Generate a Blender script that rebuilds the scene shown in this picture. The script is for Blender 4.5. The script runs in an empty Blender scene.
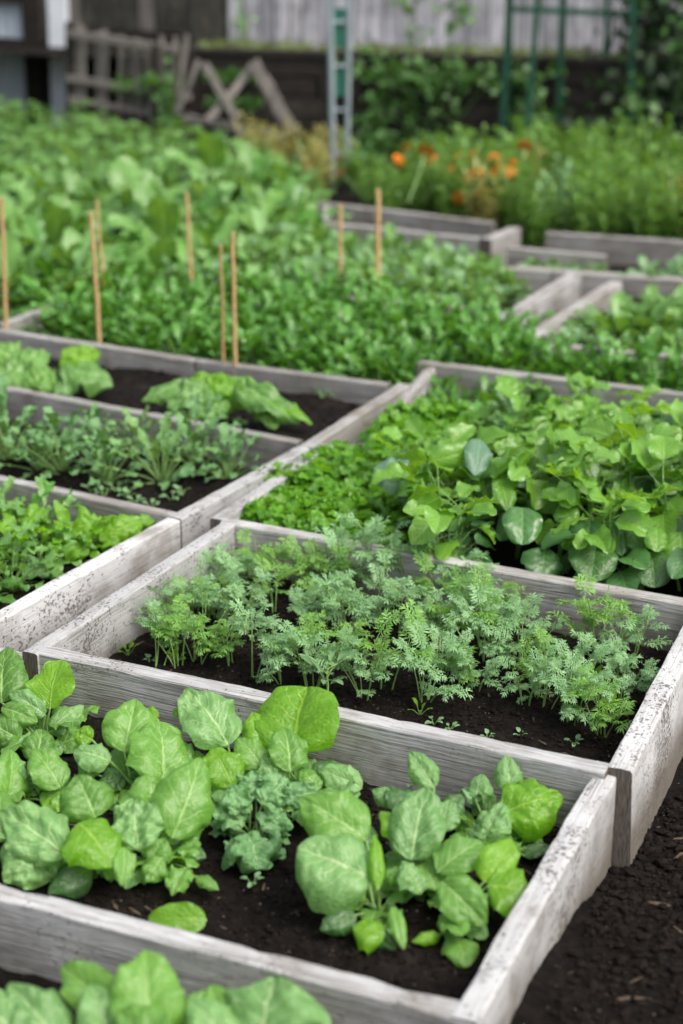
import bpy, math, random
import numpy as np
from mathutils import Vector, noise
R = math.radians
rng = np.random.default_rng(7)
random.seed(7)
sc = bpy.context.scene
COL = sc.collection

# ------------------------------------------------------------ camera model (metres; rim of the beds at z = 0.2)
F, PITCH, H = 1800.0, R(21), 1.75
SP, CP = math.sin(PITCH), math.cos(PITCH)
EYE = np.array([0.0, 0.0, H])
def ray(x, y):
    u = (x-341.5)/F; v = (512-y)/F
    return np.array([u, CP+v*SP, -SP+v*CP])
def on_z(x, y, z=0.2):
    d = ray(x, y); return EYE+d*(z-H)/d[2]
def on_y(x, y, Y):
    d = ray(x, y); return EYE+d*Y/d[1]
def nrm(a):
    a = np.asarray(a, float); return a/(np.linalg.norm(a, axis=-1, keepdims=True)+1e-12)

# ------------------------------------------------------------ tagging
def tag(o, label=None, cat=None, group=None, kind=None):
    if label: o['label'] = label
    if cat: o['category'] = cat
    if group: o['group'] = group
    if kind: o['kind'] = kind
    return o
def empty(name, loc, rz=0.0):
    o = bpy.data.objects.new(name, None); COL.objects.link(o)
    o.location = loc; o.rotation_euler = (0, 0, rz); o.empty_display_size = 0.05
    return o
ORD = 'first second third fourth fifth sixth seventh eighth ninth tenth eleventh twelfth thirteenth fourteenth fifteenth sixteenth seventeenth eighteenth nineteenth twentieth'.split()

# ------------------------------------------------------------ mesh builder
class M:
    def __init__(s): s.V = []; s.Q = []; s.T = []; s.A = []; s.mq = []; s.mt = []; s.n = 0
    def add(s, V, Q=None, T=None, A=None, mi=0):
        V = np.asarray(V, float).reshape(-1, 3)
        if Q is not None and len(Q): s.Q.append(np.asarray(Q, int)+s.n); s.mq.append(np.full(len(Q), mi))
        if T is not None and len(T): s.T.append(np.asarray(T, int)+s.n); s.mt.append(np.full(len(T), mi))
        s.A.append(np.zeros((len(V), 3)) if A is None else np.asarray(A, float)); s.V.append(V); s.n += len(V)
    def arrays(s):
        return (np.concatenate(s.V), np.concatenate(s.Q) if s.Q else np.zeros((0, 4), int),
                np.concatenate(s.T) if s.T else np.zeros((0, 3), int), np.concatenate(s.A),
                np.concatenate(s.mq) if s.mq else np.zeros(0, int), np.concatenate(s.mt) if s.mt else np.zeros(0, int))
    def merge(s, o, loc=(0, 0, 0), rz=0.0, sc_=1.0, mi=None, dr=0.0, tilt=0.0):
        if not o.n: return
        V, Q, T, A, mq, mt = o.arrays()
        c, n_ = math.cos(tilt), math.sin(tilt)
        V = V @ np.array([[c, 0, n_], [0, 1, 0], [-n_, 0, c]]).T
        c, n_ = math.cos(rz), math.sin(rz)
        V = V @ np.array([[c, -n_, 0], [n_, c, 0], [0, 0, 1]]).T*sc_+np.asarray(loc)
        A = A.copy(); A[:, 2] = (A[:, 2]+dr) % 1.0
        if len(Q): s.Q.append(Q+s.n); s.mq.append(mq if mi is None else np.full(len(Q), mi))
        if len(T): s.T.append(T+s.n); s.mt.append(mt if mi is None else np.full(len(T), mi))
        s.V.append(V); s.A.append(A); s.n += len(V)
    def mesh(s, name, mats, smooth=True):
        V, Q, T, A, mq, mt = s.arrays()
        me = bpy.data.meshes.new(name)
        nq, nt = len(Q), len(T)
        me.vertices.add(len(V)); me.vertices.foreach_set('co', V.astype(np.float32).ravel())
        me.loops.add(nq*4+nt*3); me.loops.foreach_set('vertex_index', np.concatenate([Q.ravel(), T.ravel()]).astype(np.int32))
        me.polygons.add(nq+nt)
        me.polygons.foreach_set('loop_start', np.concatenate([np.arange(nq)*4, nq*4+np.arange(nt)*3]).astype(np.int32))
        me.update(calc_edges=True)
        me.polygons.foreach_set('material_index', np.concatenate([mq, mt]).astype(np.int32))
        me.polygons.foreach_set('use_smooth', np.full(nq+nt, smooth))
        at = me.attributes.new('lf', 'FLOAT_VECTOR', 'POINT'); at.data.foreach_set('vector', A.astype(np.float32).ravel())
        for m in (mats if isinstance(mats, (list, tuple)) else [mats]): me.materials.append(m)
        me.update(); return me
    def build(s, name, mats, parent=None, loc=None, smooth=True):
        o = bpy.data.objects.new(name, s.mesh(name, mats, smooth)); COL.objects.link(o)
        if parent is not None: o.parent = parent
        if loc is not None: o.location = loc
        return o

def grid_faces(nu, nv):
    i, j = np.meshgrid(np.arange(nu-1), np.arange(nv-1), indexing='ij')
    a = (i*nv+j).ravel(); return np.stack([a, a+nv, a+nv+1, a+1], 1)

def tube(m, pts, r0, r1, k=6, rnd=0.5, mi=0):
    pts = np.asarray(pts, float); n = len(pts)
    T = nrm(np.gradient(pts, axis=0)); ref = np.array([0.3, 0.9, 0.2])
    N = nrm(np.cross(T, ref)); B = np.cross(T, N)
    r = np.linspace(r0, r1, n)[:, None, None]
    a = np.linspace(0, 2*np.pi, k, endpoint=False)[None, :, None]
    V = pts[:, None, :]+r*(np.cos(a)*N[:, None, :]+np.sin(a)*B[:, None, :])
    Q = []
    for i in range(n-1):
        for j in range(k): Q.append([i*k+j, i*k+(j+1) % k, (i+1)*k+(j+1) % k, (i+1)*k+j])
    A = np.zeros((n*k, 3)); A[:, 0] = np.repeat(np.linspace(0, 1, n), k); A[:, 2] = rnd
    m.add(V.reshape(-1, 3), Q, A=A, mi=mi)
    for e, off in ((0, 0), (n-1, (n-1)*k)):   # end caps
        m.add(np.vstack([V[e], pts[e][None]]), T=[[j, (j+1) % k, k] for j in range(k)], A=np.tile([e, 0, rnd], (k+1, 1)), mi=mi)

def bez(a, b, c, t): return (1-t)**2*a+2*t*(1-t)*b+t*t*c

PROF = {
    'ovate': lambda t: (np.clip(t, 0, 1)**.48*(1-t)**.72)/0.452,
    'round': lambda t: (np.clip(t, 0, 1)**.36*(1-t)**.50)/0.553,
    'lance': lambda t: (t**.75*(1-t)**.8)/0.341,
    'heart': lambda t: (np.clip(t+.02, 0, 1)**.28*(1-t)**.62)/0.60,
    'lobed': lambda t: np.clip((t**.9*(1-t)**.32)/0.53*(0.52+0.48*np.abs(np.cos(np.pi*3.6*(1-t)**1.2))**.8), 0, 1.2),
    'oak': lambda t: np.clip((t**.5*(1-t)**.45)/0.52*(0.62+0.38*np.abs(np.cos(np.pi*4.2*t))**.7), 0, 1.2),
    'spoon': lambda t: np.clip(0.10+0.95/(1+np.exp(-(t-.42)*16)), 0, 1)*np.clip((1-t), 0, 1)**.42*1.35,
}
def blade(m, P0, P1, n0, W, prof='ovate', bulge=.15, fold=.15, wave=.05, puck=.0, nu=12, nv=7, rnd=.5, curl=0.0, mi=0, sd=None):
    P0 = np.asarray(P0, float); P1 = np.asarray(P1, float)
    L = np.linalg.norm(P1-P0); d = nrm(P1-P0)
    n0 = nrm(np.asarray(n0)-np.dot(n0, d)*d)
    Pm = (P0+P1)/2+n0*bulge*L
    q_ = np.linspace(0, 1, nu); t = .45*q_+.55*(1-np.cos(np.pi*q_))/2; tt = t[:, None]
    C = bez(P0, Pm, P1, tt); T = nrm(2*(1-tt)*(Pm-P0)+2*tt*(P1-Pm))
    N = nrm(n0-(T*n0).sum(1, keepdims=True)*T); S = np.cross(T, N)
    w = np.nan_to_num(PROF[prof](t))*W/2
    v = np.linspace(-1, 1, nv)[None, :]
    ph, ph2, k = (rng.uniform(0, 6.28), rng.uniform(0, 6.28), rng.uniform(9, 15))
    av = np.abs(v); W2 = W/2
    hgt = w[:, None]*av*math.sin(fold)+W*wave*(np.sin(k*tt+ph+np.sign(v)*1.7)*av**2.5+.5*np.sin(k*2.3*tt+ph2+np.sign(v))*av**5)*np.minimum(1, w[:, None]/W2*1.3)
    hgt = hgt-curl*W2*av**3*(w[:, None]/W2)
    if puck:
        s = (tt-.42*av**.85+.04*np.sign(v))*5.5
        hgt = hgt+W*puck*.9*(np.abs(np.sin(np.pi*s))**.6)*np.sin(np.pi*np.clip(av*1.02, 0, 1))**.6
        if nu >= 16:
            sd_ = rng.uniform(0, 90); fr = 3.2+60*W*.3
            bl = np.array([[noise.noise(Vector((t_*fr*1.2+sd_, v_*fr*.6, sd_)))+.5*noise.noise(Vector((t_*fr*2.8+sd_, v_*fr*1.4, sd_+9))) for v_ in v[0]] for t_ in t])
            hgt = hgt+W*puck*1.9*bl*np.minimum(1, w[:, None]/W2*1.5)
    lat = w[:, None]*v*math.cos(fold)*(1-.12*curl*av**2)
    shift = W*wave*.5*np.cos(k*tt*1.3+ph2)*av**3
    V = C[:, None, :]+S[:, None, :]*(lat)[:, :, None]+N[:, None, :]*hgt[:, :, None]+T[:, None, :]*(shift*(w[:, None]/W2))[:, :, None]
    A = np.zeros((nu, nv, 3)); A[:, :, 0] = tt; A[:, :, 1] = v; A[:, :, 2] = rnd
    m.add(V.reshape(-1, 3), grid_faces(nu, nv), A=A.reshape(-1, 3), mi=mi)

def dirv(az, el): return np.array([math.cos(az)*math.cos(el), math.sin(az)*math.cos(el), math.sin(el)])
def petiole(st, a, b, r0=.0022, r1=.0014, sag=.15, k=5, rnd=.5):
    a = np.asarray(a); b = np.asarray(b); L = np.linalg.norm(b-a)
    mid = (a+b)/2+np.array([0, 0, sag*L])
    t = np.linspace(0, 1, 6)[:, None]; tube(st, bez(a, mid, b, t), r0, r1, k, rnd)

# ------------------------------------------------------------ materials
def new_mat(name):
    m = bpy.data.materials.new(name); m.use_nodes = True
    nt = m.node_tree; nt.nodes.clear()
    return m, nt
class NT:
    def __init__(s, nt): s.nt = nt
    def n(s, typ, **kw):
        nd = s.nt.nodes.new(typ)
        for k, v in kw.items():
            if k.startswith('in_'):
                nd.inputs[int(k[3:]) if k[3:].isdigit() else k[3:]].default_value = v
            else: setattr(nd, k, v)
        return nd
    def l(s, a, b): s.nt.links.new(a, b)
    def put(s, sock, v):
        if isinstance(v, bpy.types.NodeSocket): s.l(v, sock)
        else: sock.default_value = v
    def math(s, op, a, b=0.0, c=0.0, clamp=False):
        nd = s.n('ShaderNodeMath', operation=op); nd.use_clamp = clamp
        s.put(nd.inputs[0], a); s.put(nd.inputs[1], b); s.put(nd.inputs[2], c)
        return nd.outputs[0]
    def mix(s, f, a, b, typ='MIX'):
        nd = s.n('ShaderNodeMix', data_type='RGBA', blend_type=typ)
        s.put(nd.inputs[0], f)
        for i, x in ((6, a), (7, b)):
            if isinstance(x, tuple) and len(x) == 3: x = x+(1,)
            s.put(nd.inputs[i], x)
        return nd.outputs[2]
    def sm(s, x, a, b):
        nd = s.n('ShaderNodeMapRange', interpolation_type='SMOOTHSTEP'); s.put(nd.inputs[0], x)
        nd.inputs[1].default_value = a; nd.inputs[2].default_value = b
        nd.inputs[3].default_value = 0; nd.inputs[4].default_value = 1
        return nd.outputs[0]
    def noise(s, vec, scale, detail=3, rough=.55):
        nd = s.n('ShaderNodeTexNoise'); nd.inputs['Scale'].default_value = scale
        nd.inputs['Detail'].default_value = detail; nd.inputs['Roughness'].default_value = rough
        if vec is not None: s.l(vec, nd.inputs['Vector'])
        return nd.outputs['Fac']
    def mapping(s, vec, scale):
        nd = s.n('ShaderNodeMapping'); nd.inputs['Scale'].default_value = scale; s.l(vec, nd.inputs['Vector']); return nd.outputs[0]

def leaf_mat(name, c1, c2, vein=None, rough=.45, trans=.35, tcol=None, veins=True, bump=.5, nveins=5.5, spec=.55, back=.12):
    m, nt = new_mat(name); N = NT(nt)
    at = N.n('ShaderNodeAttribute', attribute_name='lf'); sp = N.n('ShaderNodeSeparateXYZ'); N.l(at.outputs['Vector'], sp.inputs[0])
    u, v, r = sp.outputs; av = N.math('ABSOLUTE', v)
    oi = N.n('ShaderNodeObjectInfo'); tc = N.n('ShaderNodeTexCoord')
    ns = N.noise(tc.outputs['Object'], 28, 3)
    f = N.math('ADD', N.math('MULTIPLY', r, .85), N.math('MULTIPLY', ns, .35))
    f = N.math('ADD', f, N.math('MULTIPLY', N.math('SUBTRACT', oi.outputs['Random'], .5), .35), clamp=True)
    col = N.mix(f, c1, c2)
    vein = vein or tuple(min(1, x*1.9+.03) for x in c2)
    if veins:
        mw = N.math('SUBTRACT', 1.0, N.math('MULTIPLY', u, .7))
        mid = N.math('SUBTRACT', 1.0, N.sm(N.math('DIVIDE', av, N.math('ADD', mw, .05)), .02, .07))
        wob = N.math('MULTIPLY', N.math('SUBTRACT', N.noise(tc.outputs['Object'], 38, 2), .5), .22)
        s1 = N.math('ADD', N.math('SUBTRACT', u, N.math('MULTIPLY', N.math('POWER', av, .85), .42)), wob)
        s1 = N.math('ADD', s1, N.math('MULTIPLY', N.math('SIGN', v), .04))
        pp = N.math('PINGPONG', N.math('MULTIPLY', s1, nveins), .5)
        fork = N.math('PINGPONG', N.math('ADD', N.math('MULTIPLY', N.math('ADD', s1, N.math('MULTIPLY', N.math('MAXIMUM', N.math('SUBTRACT', av, .45), 0.0), .5)), nveins), .0), .5)
        side = N.math('MULTIPLY', N.math('SUBTRACT', 1.0, N.sm(pp, .03, .11)), N.math('SUBTRACT', 1.0, N.math('MULTIPLY', av, .8)))
        fk = N.math('MULTIPLY', N.math('SUBTRACT', 1.0, N.sm(fork, .01, .06)), N.math('MULTIPLY', N.sm(av, .4, .55), N.math('SUBTRACT', 1.0, N.math('MULTIPLY', av, .85))))
        side = N.math('MAXIMUM', side, fk)
        vo = N.n('ShaderNodeTexVoronoi', feature='DISTANCE_TO_EDGE'); vo.inputs['Scale'].default_value = 95; N.l(tc.outputs['Object'], vo.inputs['Vector'])
        net = N.math('SUBTRACT', 1.0, N.sm(vo.outputs['Distance'], .0, .10))
        vm = N.math('MAXIMUM', N.math('MULTIPLY', mid, .95), N.math('MAXIMUM', N.math('MULTIPLY', side, .8), N.math('MULTIPLY', net, .08)))
        col = N.mix(vm, col, vein)
        hgt = N.math('SUBTRACT', N.math('MULTIPLY', N.sm(vo.outputs['Distance'], 0, .4), .45), N.math('MULTIPLY', N.math('MAXIMUM', mid, side), .8))
        hgt = N.math('ADD', hgt, N.math('MULTIPLY', N.noise(tc.outputs['Object'], 40, 2), 1.5))
    else:
        mid = N.math('SUBTRACT', 1.0, N.sm(av, .03, .14))
        col = N.mix(N.math('MULTIPLY', mid, .4), col, vein)
        hgt = N.noise(tc.outputs['Object'], 60, 2)
    geo = N.n('ShaderNodeNewGeometry')
    col = N.mix(N.math('MULTIPLY', geo.outputs['Backfacing'], back*3), col, tuple(min(1, x*1.25+.03) for x in c2))
    # a few yellowed and chewed-looking patches that belong to the leaf
    blot = N.sm(N.noise(tc.outputs['Object'], 17, 4, .7), .66, .76)
    col = N.mix(N.math('MULTIPLY', blot, .15), col, (c2[0]*1.6, c2[1]*1.15, c2[2]*.8))
    bp = N.n('ShaderNodeBump'); bp.inputs['Strength'].default_value = bump; bp.inputs['Distance'].default_value = .003
    N.l(hgt, bp.inputs['Height'])
    pb = N.n('ShaderNodeBsdfPrincipled'); N.l(col, pb.inputs['Base Color']); N.l(bp.outputs[0], pb.inputs['Normal'])
    pb.inputs['Specular IOR Level'].default_value = spec
    N.l(N.math('ADD', rough-.08, N.math('MULTIPLY', ns, .2)), pb.inputs['Roughness'])
    tr = N.n('ShaderNodeBsdfTranslucent'); tcol = tcol or (min(1, c2[0]*2.1), min(1, c2[1]*1.7), c2[2]*.7)
    N.l(N.mix(.5, N.mix(1.0, col, (2.0, 1.7, .8), 'MULTIPLY'), tcol), tr.inputs[0]); N.l(bp.outputs[0], tr.inputs['Normal'])
    mx = N.n('ShaderNodeMixShader'); mx.inputs[0].default_value = trans
    N.l(pb.outputs[0], mx.inputs[1]); N.l(tr.outputs[0], mx.inputs[2])
    out = N.n('ShaderNodeOutputMaterial'); N.l(mx.outputs[0], out.inputs[0])
    return m

def plain_mat(name, c1, c2=None, rough=.7, scale=30, bump=.2, dist=.002, stretch=(1, 1, 1), metal=0, spec=.4):
    m, nt = new_mat(name); N = NT(nt); tc = N.n('ShaderNodeTexCoord')
    vec = N.mapping(tc.outputs['Object'], stretch); ns = N.noise(vec, scale, 5, .6)
    col = N.mix(N.sm(ns, .3, .7), c1, c2 or tuple(x*.7 for x in c1))
    pb = N.n('ShaderNodeBsdfPrincipled'); N.l(col, pb.inputs['Base Color']); pb.inputs['Roughness'].default_value = rough
    pb.inputs['Metallic'].default_value = metal; pb.inputs['Specular IOR Level'].default_value = spec
    bp = N.n('ShaderNodeBump'); bp.inputs['Strength'].default_value = bump; bp.inputs['Distance'].default_value = dist
    N.l(ns, bp.inputs['Height']); N.l(bp.outputs[0], pb.inputs['Normal'])
    out = N.n('ShaderNodeOutputMaterial'); N.l(pb.outputs[0], out.inputs[0]); return m

def wood_mat(name, paint=(.56, .57, .57), wood=(.20, .185, .165), cover=.6, speck=.5, dirt=.5, grain=1.0):
    """white-washed, weathered board; local X runs along the grain"""
    m, nt = new_mat(name); N = NT(nt); tc = N.n('ShaderNodeTexCoord'); oi = N.n('ShaderNodeObjectInfo')
    ad = N.n('ShaderNodeVectorMath', operation='ADD'); N.l(tc.outputs['Object'], ad.inputs[0])
    cb = N.n('ShaderNodeCombineXYZ'); off = N.math('MULTIPLY', oi.outputs['Random'], 37.0)
    for i in range(3): N.l(off, cb.inputs[i])
    N.l(cb.outputs[0], ad.inputs[1]); P = ad.outputs[0]
    warp = N.n('ShaderNodeTexNoise'); warp.inputs['Scale'].default_value = 4; N.l(P, warp.inputs['Vector'])
    wv = N.n('ShaderNodeVectorMath', operation='SCALE'); N.l(warp.outputs['Color'], wv.inputs[0]); wv.inputs['Scale'].default_value = .012
    av = N.n('ShaderNodeVectorMath', operation='ADD'); N.l(P, av.inputs[0]); N.l(wv.outputs[0], av.inputs[1]); PW = av.outputs[0]
    g1 = N.noise(N.mapping(PW, (4, 1, 1)), 1.0, 1)
    fine = N.noise(N.mapping(PW, (5, 420, 420)), 1.0, 2, .6)
    mid = N.noise(N.mapping(PW, (3.0, 55, 55)), 1.0, 4, .6)
    patch = N.noise(P, 7, 4, .6)
    cov = N.math('ADD', N.math('MULTIPLY', mid, .40), N.math('ADD', N.math('MULTIPLY', fine, .45*grain), N.math('MULTIPLY', patch, .40+.25*(1.3-grain))))
    th = (.40+.45*grain+.40+.25*(1.3-grain))/2+(0.6-cover)*.6
    cf = N.sm(cov, th-.12, th+.10)
    wc = N.mix(N.sm(mid, .35, .7), tuple(x*.85 for x in wood), tuple(x*1.2 for x in wood))
    pc = N.mix(N.sm(patch, .3, .75), tuple(x*.84 for x in paint), paint)
    col = N.mix(cf, wc, pc)
    col = N.mix(N.math('MULTIPLY', N.math('SUBTRACT', 1.0, N.sm(fine, .33, .5)), .22*grain), col, tuple(x*.45 for x in wood))
    stn = N.sm(N.math('ADD', N.noise(P, 5.5, 5, .65), N.math('MULTIPLY', mid, .25)), .66, .82)
    col = N.mix(N.math('MULTIPLY', stn, .55), col, (.13, .11, .085))
    tone = N.math('ADD', .80, N.math('MULTIPLY', oi.outputs['Random'], .36)); tcx = N.n('ShaderNodeCombineXYZ'); [N.l(tone, tcx.inputs[i]) for i in range(3)]; col = N.mix(1.0, col, tcx.outputs[0], 'MULTIPLY')
    knot = N.n('ShaderNodeTexVoronoi'); knot.inputs['Scale'].default_value = 1.0; N.l(N.mapping(P, (2.6, 9, 9)), knot.inputs['Vector'])
    kn = N.math('SUBTRACT', 1.0, N.sm(knot.outputs['Distance'], .05, .13)); col = N.mix(N.math('MULTIPLY', kn, .6), col, (.07, .055, .04))
    sn = N.noise(P, 150, 4, .6); sn2 = N.noise(P, 5, 5, .7)
    sth = N.math('SUBTRACT', .74-.085*speck, N.math('MULTIPLY', N.math('SUBTRACT', sn2, .5), .75))
    sf = N.sm(N.math('SUBTRACT', sn, sth), -.015, .03)
    fl = N.noise(N.mapping(P, (55, 160, 160)), 1.0, 4, .65)
    ff = N.sm(N.math('SUBTRACT', fl, N.math('SUBTRACT', .77-.07*speck, N.math('MULTIPLY', N.math('SUBTRACT', sn2, .5), .75))), -.01, .03)
    col = N.mix(N.math('MAXIMUM', N.math('MULTIPLY', sf, .8), N.math('MULTIPLY', ff, .6)), col, (.05, .04, .03))
    sz = N.n('ShaderNodeSeparateXYZ'); N.l(tc.outputs['Object'], sz.inputs[0])
    low = N.math('SUBTRACT', 1.0, N.sm(N.math('ADD', sz.outputs[2], N.math('MULTIPLY', N.math('SUBTRACT', patch, .5), .12)), -.16, -.02))
    col = N.mix(N.math('MULTIPLY', low, dirt), col, (.10, .085, .065))
    pb = N.n('ShaderNodeBsdfPrincipled'); N.l(col, pb.inputs['Base Color']); pb.inputs['Roughness'].default_value = .8
    pb.inputs['Specular IOR Level'].default_value = .25
    hh = N.math('ADD', N.math('MULTIPLY', fine, 1.0), N.math('ADD', N.math('MULTIPLY', mid, 1.0), N.math('MULTIPLY', cf, .6)))
    hh = N.math('SUBTRACT', hh, N.math('MULTIPLY', sf, .5))
    bp = N.n('ShaderNodeBump'); bp.inputs['Strength'].default_value = .7; bp.inputs['Distance'].default_value = .0022
    N.l(hh, bp.inputs['Height']); N.l(bp.outputs[0], pb.inputs['Normal'])
    out = N.n('ShaderNodeOutputMaterial'); N.l(pb.outputs[0], out.inputs[0]); return m

def soil_mat(name='soil', a=(.003, .0024, .002), b=(.012, .0092, .0075)):
    m, nt = new_mat(name); N = NT(nt); tc = N.n('ShaderNodeTexCoord'); P = tc.outputs['Object']
    n1 = N.noise(P, 45, 6, .7); n2 = N.noise(P, 260, 4, .6)
    col = N.mix(N.sm(n1, .35, .7), a, b)
    dry = N.sm(N.noise(P, 7, 5, .65), .52, .72); col = N.mix(N.math('MULTIPLY', dry, .55), col, (.030, .023, .018))
    vo = N.n('ShaderNodeTexVoronoi'); vo.inputs['Scale'].default_value = 170; N.l(P, vo.inputs['Vector'])
    sp = N.n('ShaderNodeSeparateXYZ'); N.l(vo.outputs['Color'], sp.inputs[0])
    bit = N.math('MULTIPLY', N.math('GREATER_THAN', sp.outputs[0], .95), N.math('LESS_THAN', vo.outputs['Distance'], .33))
    col = N.mix(N.math('MULTIPLY', bit, .75), col, N.mix(sp.outputs[1], (.07, .045, .028), (.20, .17, .13)))
    pb = N.n('ShaderNodeBsdfPrincipled'); N.l(col, pb.inputs['Base Color']); pb.inputs['Roughness'].default_value = .9
    pb.inputs['Specular IOR Level'].default_value = .12
    hh = N.math('ADD', N.math('MULTIPLY', n1, 1.2), N.math('MULTIPLY', n2, .5))
    bp = N.n('ShaderNodeBump'); bp.inputs['Strength'].default_value = 1.0; bp.inputs['Distance'].default_value = .008
    N.l(hh, bp.inputs['Height']); N.l(bp.outputs[0], pb.inputs['Normal'])
    out = N.n('ShaderNodeOutputMaterial'); N.l(pb.outputs[0], out.inputs[0]); return m

MT = {}
MT['spinach'] = leaf_mat('spinach_leaf', (.028,.115,.010), (.13,.31,.040), (0.38, 0.56, 0.2), rough=.40, trans=.38, spec=.55, bump=.35)
MT['savoy'] = leaf_mat('savoy_leaf', (.05,.155,.038), (.16,.34,.095), (0.46, 0.6, 0.3), rough=.42, trans=.32, bump=.5, spec=.55)
MT['lime'] = leaf_mat('young_leaf', (0.085, 0.26, 0.006), (0.16, 0.37, 0.012), (0.36, 0.58, 0.08), rough=.36, trans=.48, spec=.6)
MT['dark'] = leaf_mat('dark_leaf', (0.015, 0.065, 0.012), (0.04, 0.12, 0.02), (0.12, 0.24, 0.06), rough=.40, trans=.2)  # deep green colour for the darker spinach and round leaves
MT['kale'] = leaf_mat('kale_leaf', (0.045, 0.15, 0.045), (0.12, 0.28, 0.09), (0.3, 0.45, 0.2), rough=.5, trans=.2, bump=.6)
MT['feather'] = leaf_mat('feather_leaf', (.065,.18,.06), (.20,.37,.165), rough=.5, trans=.3, veins=False)
MT['featherlime'] = leaf_mat('feather_young_leaf', (0.07, 0.2, 0.025), (0.16, 0.34, 0.06), rough=.5, trans=.35, veins=False)
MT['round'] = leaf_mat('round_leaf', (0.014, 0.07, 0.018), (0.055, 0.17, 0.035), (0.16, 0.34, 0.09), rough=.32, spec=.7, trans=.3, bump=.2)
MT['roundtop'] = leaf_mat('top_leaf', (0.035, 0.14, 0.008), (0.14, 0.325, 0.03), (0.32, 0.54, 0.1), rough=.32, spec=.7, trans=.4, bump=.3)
MT['bluish'] = leaf_mat('bluish_leaf', (0.04, 0.12, 0.07), (0.08, 0.17, 0.095), (0.14, 0.26, 0.13), rough=.45, trans=.2, bump=.15)
MT['parsley'] = leaf_mat('parsley_leaf', (0.04, 0.16, 0.003), (0.13, 0.33, 0.015), rough=.45, trans=.38, veins=False)
MT['rocket'] = leaf_mat('rocket_leaf', (0.008, 0.055, 0.004), (0.085, 0.25, 0.028), rough=.33, spec=.5, trans=.3, veins=False)
MT['turnip'] = leaf_mat('turnip_leaf', (0.018, 0.08, 0.01), (0.12, 0.275, 0.05), (0.3, 0.5, 0.18), rough=.33, spec=.5, trans=.3, bump=.3)
MT['potato'] = leaf_mat('potato_leaf', (0.008, 0.042, 0.006), (0.05, 0.15, 0.022), rough=.5, trans=.3, veins=False)
MT['pale'] = leaf_mat('pale_leaf', (0.07, 0.17, 0.06), (0.15, 0.29, 0.12), rough=.45, trans=.28, veins=False)
MT['flowergreen'] = leaf_mat('tagetes_leaf', (0.025, 0.1, 0.008), (0.12, 0.26, 0.035), rough=.5, trans=.35, veins=False)
MT['shrub'] = leaf_mat('shrub_leaf', (.006, .022, .005), (.016, .05, .010), rough=.5, trans=.25, veins=False)
MT['vine'] = leaf_mat('vine_leaf', (.02, .075, .01), (.06, .17, .022), rough=.5, trans=.3, veins=False)
MT['dry'] = leaf_mat('dry_leaf', (.16, .17, .05), (.30, .29, .10), rough=.6, trans=.3, veins=False)
MT['stem'] = plain_mat('stem', (.20, .33, .10), (.13, .26, .07), .45, 40, .1)
MT['stemdark'] = plain_mat('dark_stem', (.08, .16, .04), (.05, .11, .03), .5, 40, .1)  # darker green stem colour for the climbers, shrub and fence weeds
MT['petal'] = plain_mat('petal', (.75, .18, .01), (.85, .32, .02), .6, 60, .1)
MT['soil'] = soil_mat()
MT['crumb'] = plain_mat('soil_crumb', (.014, .0105, .0085), (.005, .004, .003), .95, 80, .8, .003, spec=.1)
MT['chip'] = plain_mat('woody_bit', (.11, .085, .06), (.05, .035, .025), .9, 80, .3, spec=.1)
MT['front'] = wood_mat('weathered_front_board', paint=(.45, .455, .455), wood=(.27, .265, .255), cover=.60, speck=.8, dirt=.6, grain=1.7)
MT['white'] = wood_mat('whitewashed_board', paint=(.47, .475, .475), wood=(.25, .235, .21), cover=.80, speck=1.55, dirt=.9)
MT['back'] = wood_mat('weathered_board', paint=(.42, .425, .42), wood=(.24, .225, .205), cover=.58, speck=.5, dirt=.6)
MT['far'] = wood_mat('old_board', paint=(.37, .37, .36), wood=(.25, .235, .215), cover=.56, speck=.4, dirt=.5)
MT['endgrain'] = plain_mat('end_grain', (.16, .14, .12), (.055, .045, .035), .9, 40, .8, .004, (1, 9, 1))
MT['bamboo'] = plain_mat('bamboo', (.60, .40, .20), (.40, .25, .12), .5, 10, .1, .001, (30, 30, 3))
MT['oldwood'] = plain_mat('grey_old_wood', (.24, .22, .20), (.12, .11, .10), .9, 8, .5, .004, (6, 6, 1))
MT['darkwood'] = plain_mat('dark_old_wood', (.030, .024, .020), (.012, .010, .008), .9, 8, .5, .004, (1, 6, 6))
MT['midwood'] = plain_mat('brown_old_wood', (.050, .042, .035), (.018, .015, .012), .9, 8, .5, .004, (1, 6, 6))
MT['galv'] = plain_mat('galvanised', (.34, .40, .44), (.26, .31, .35), .45, 20, .05, .001, metal=.3)
MT['greenpaint'] = plain_mat('green_paint', (.008, .05, .03), (.012, .07, .042), .45, 20, .05, .001)
MT['tealpanel'] = plain_mat('green_panel', (.03, .16, .11), (.05, .22, .15), .5, 14, .1, .001)

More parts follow.
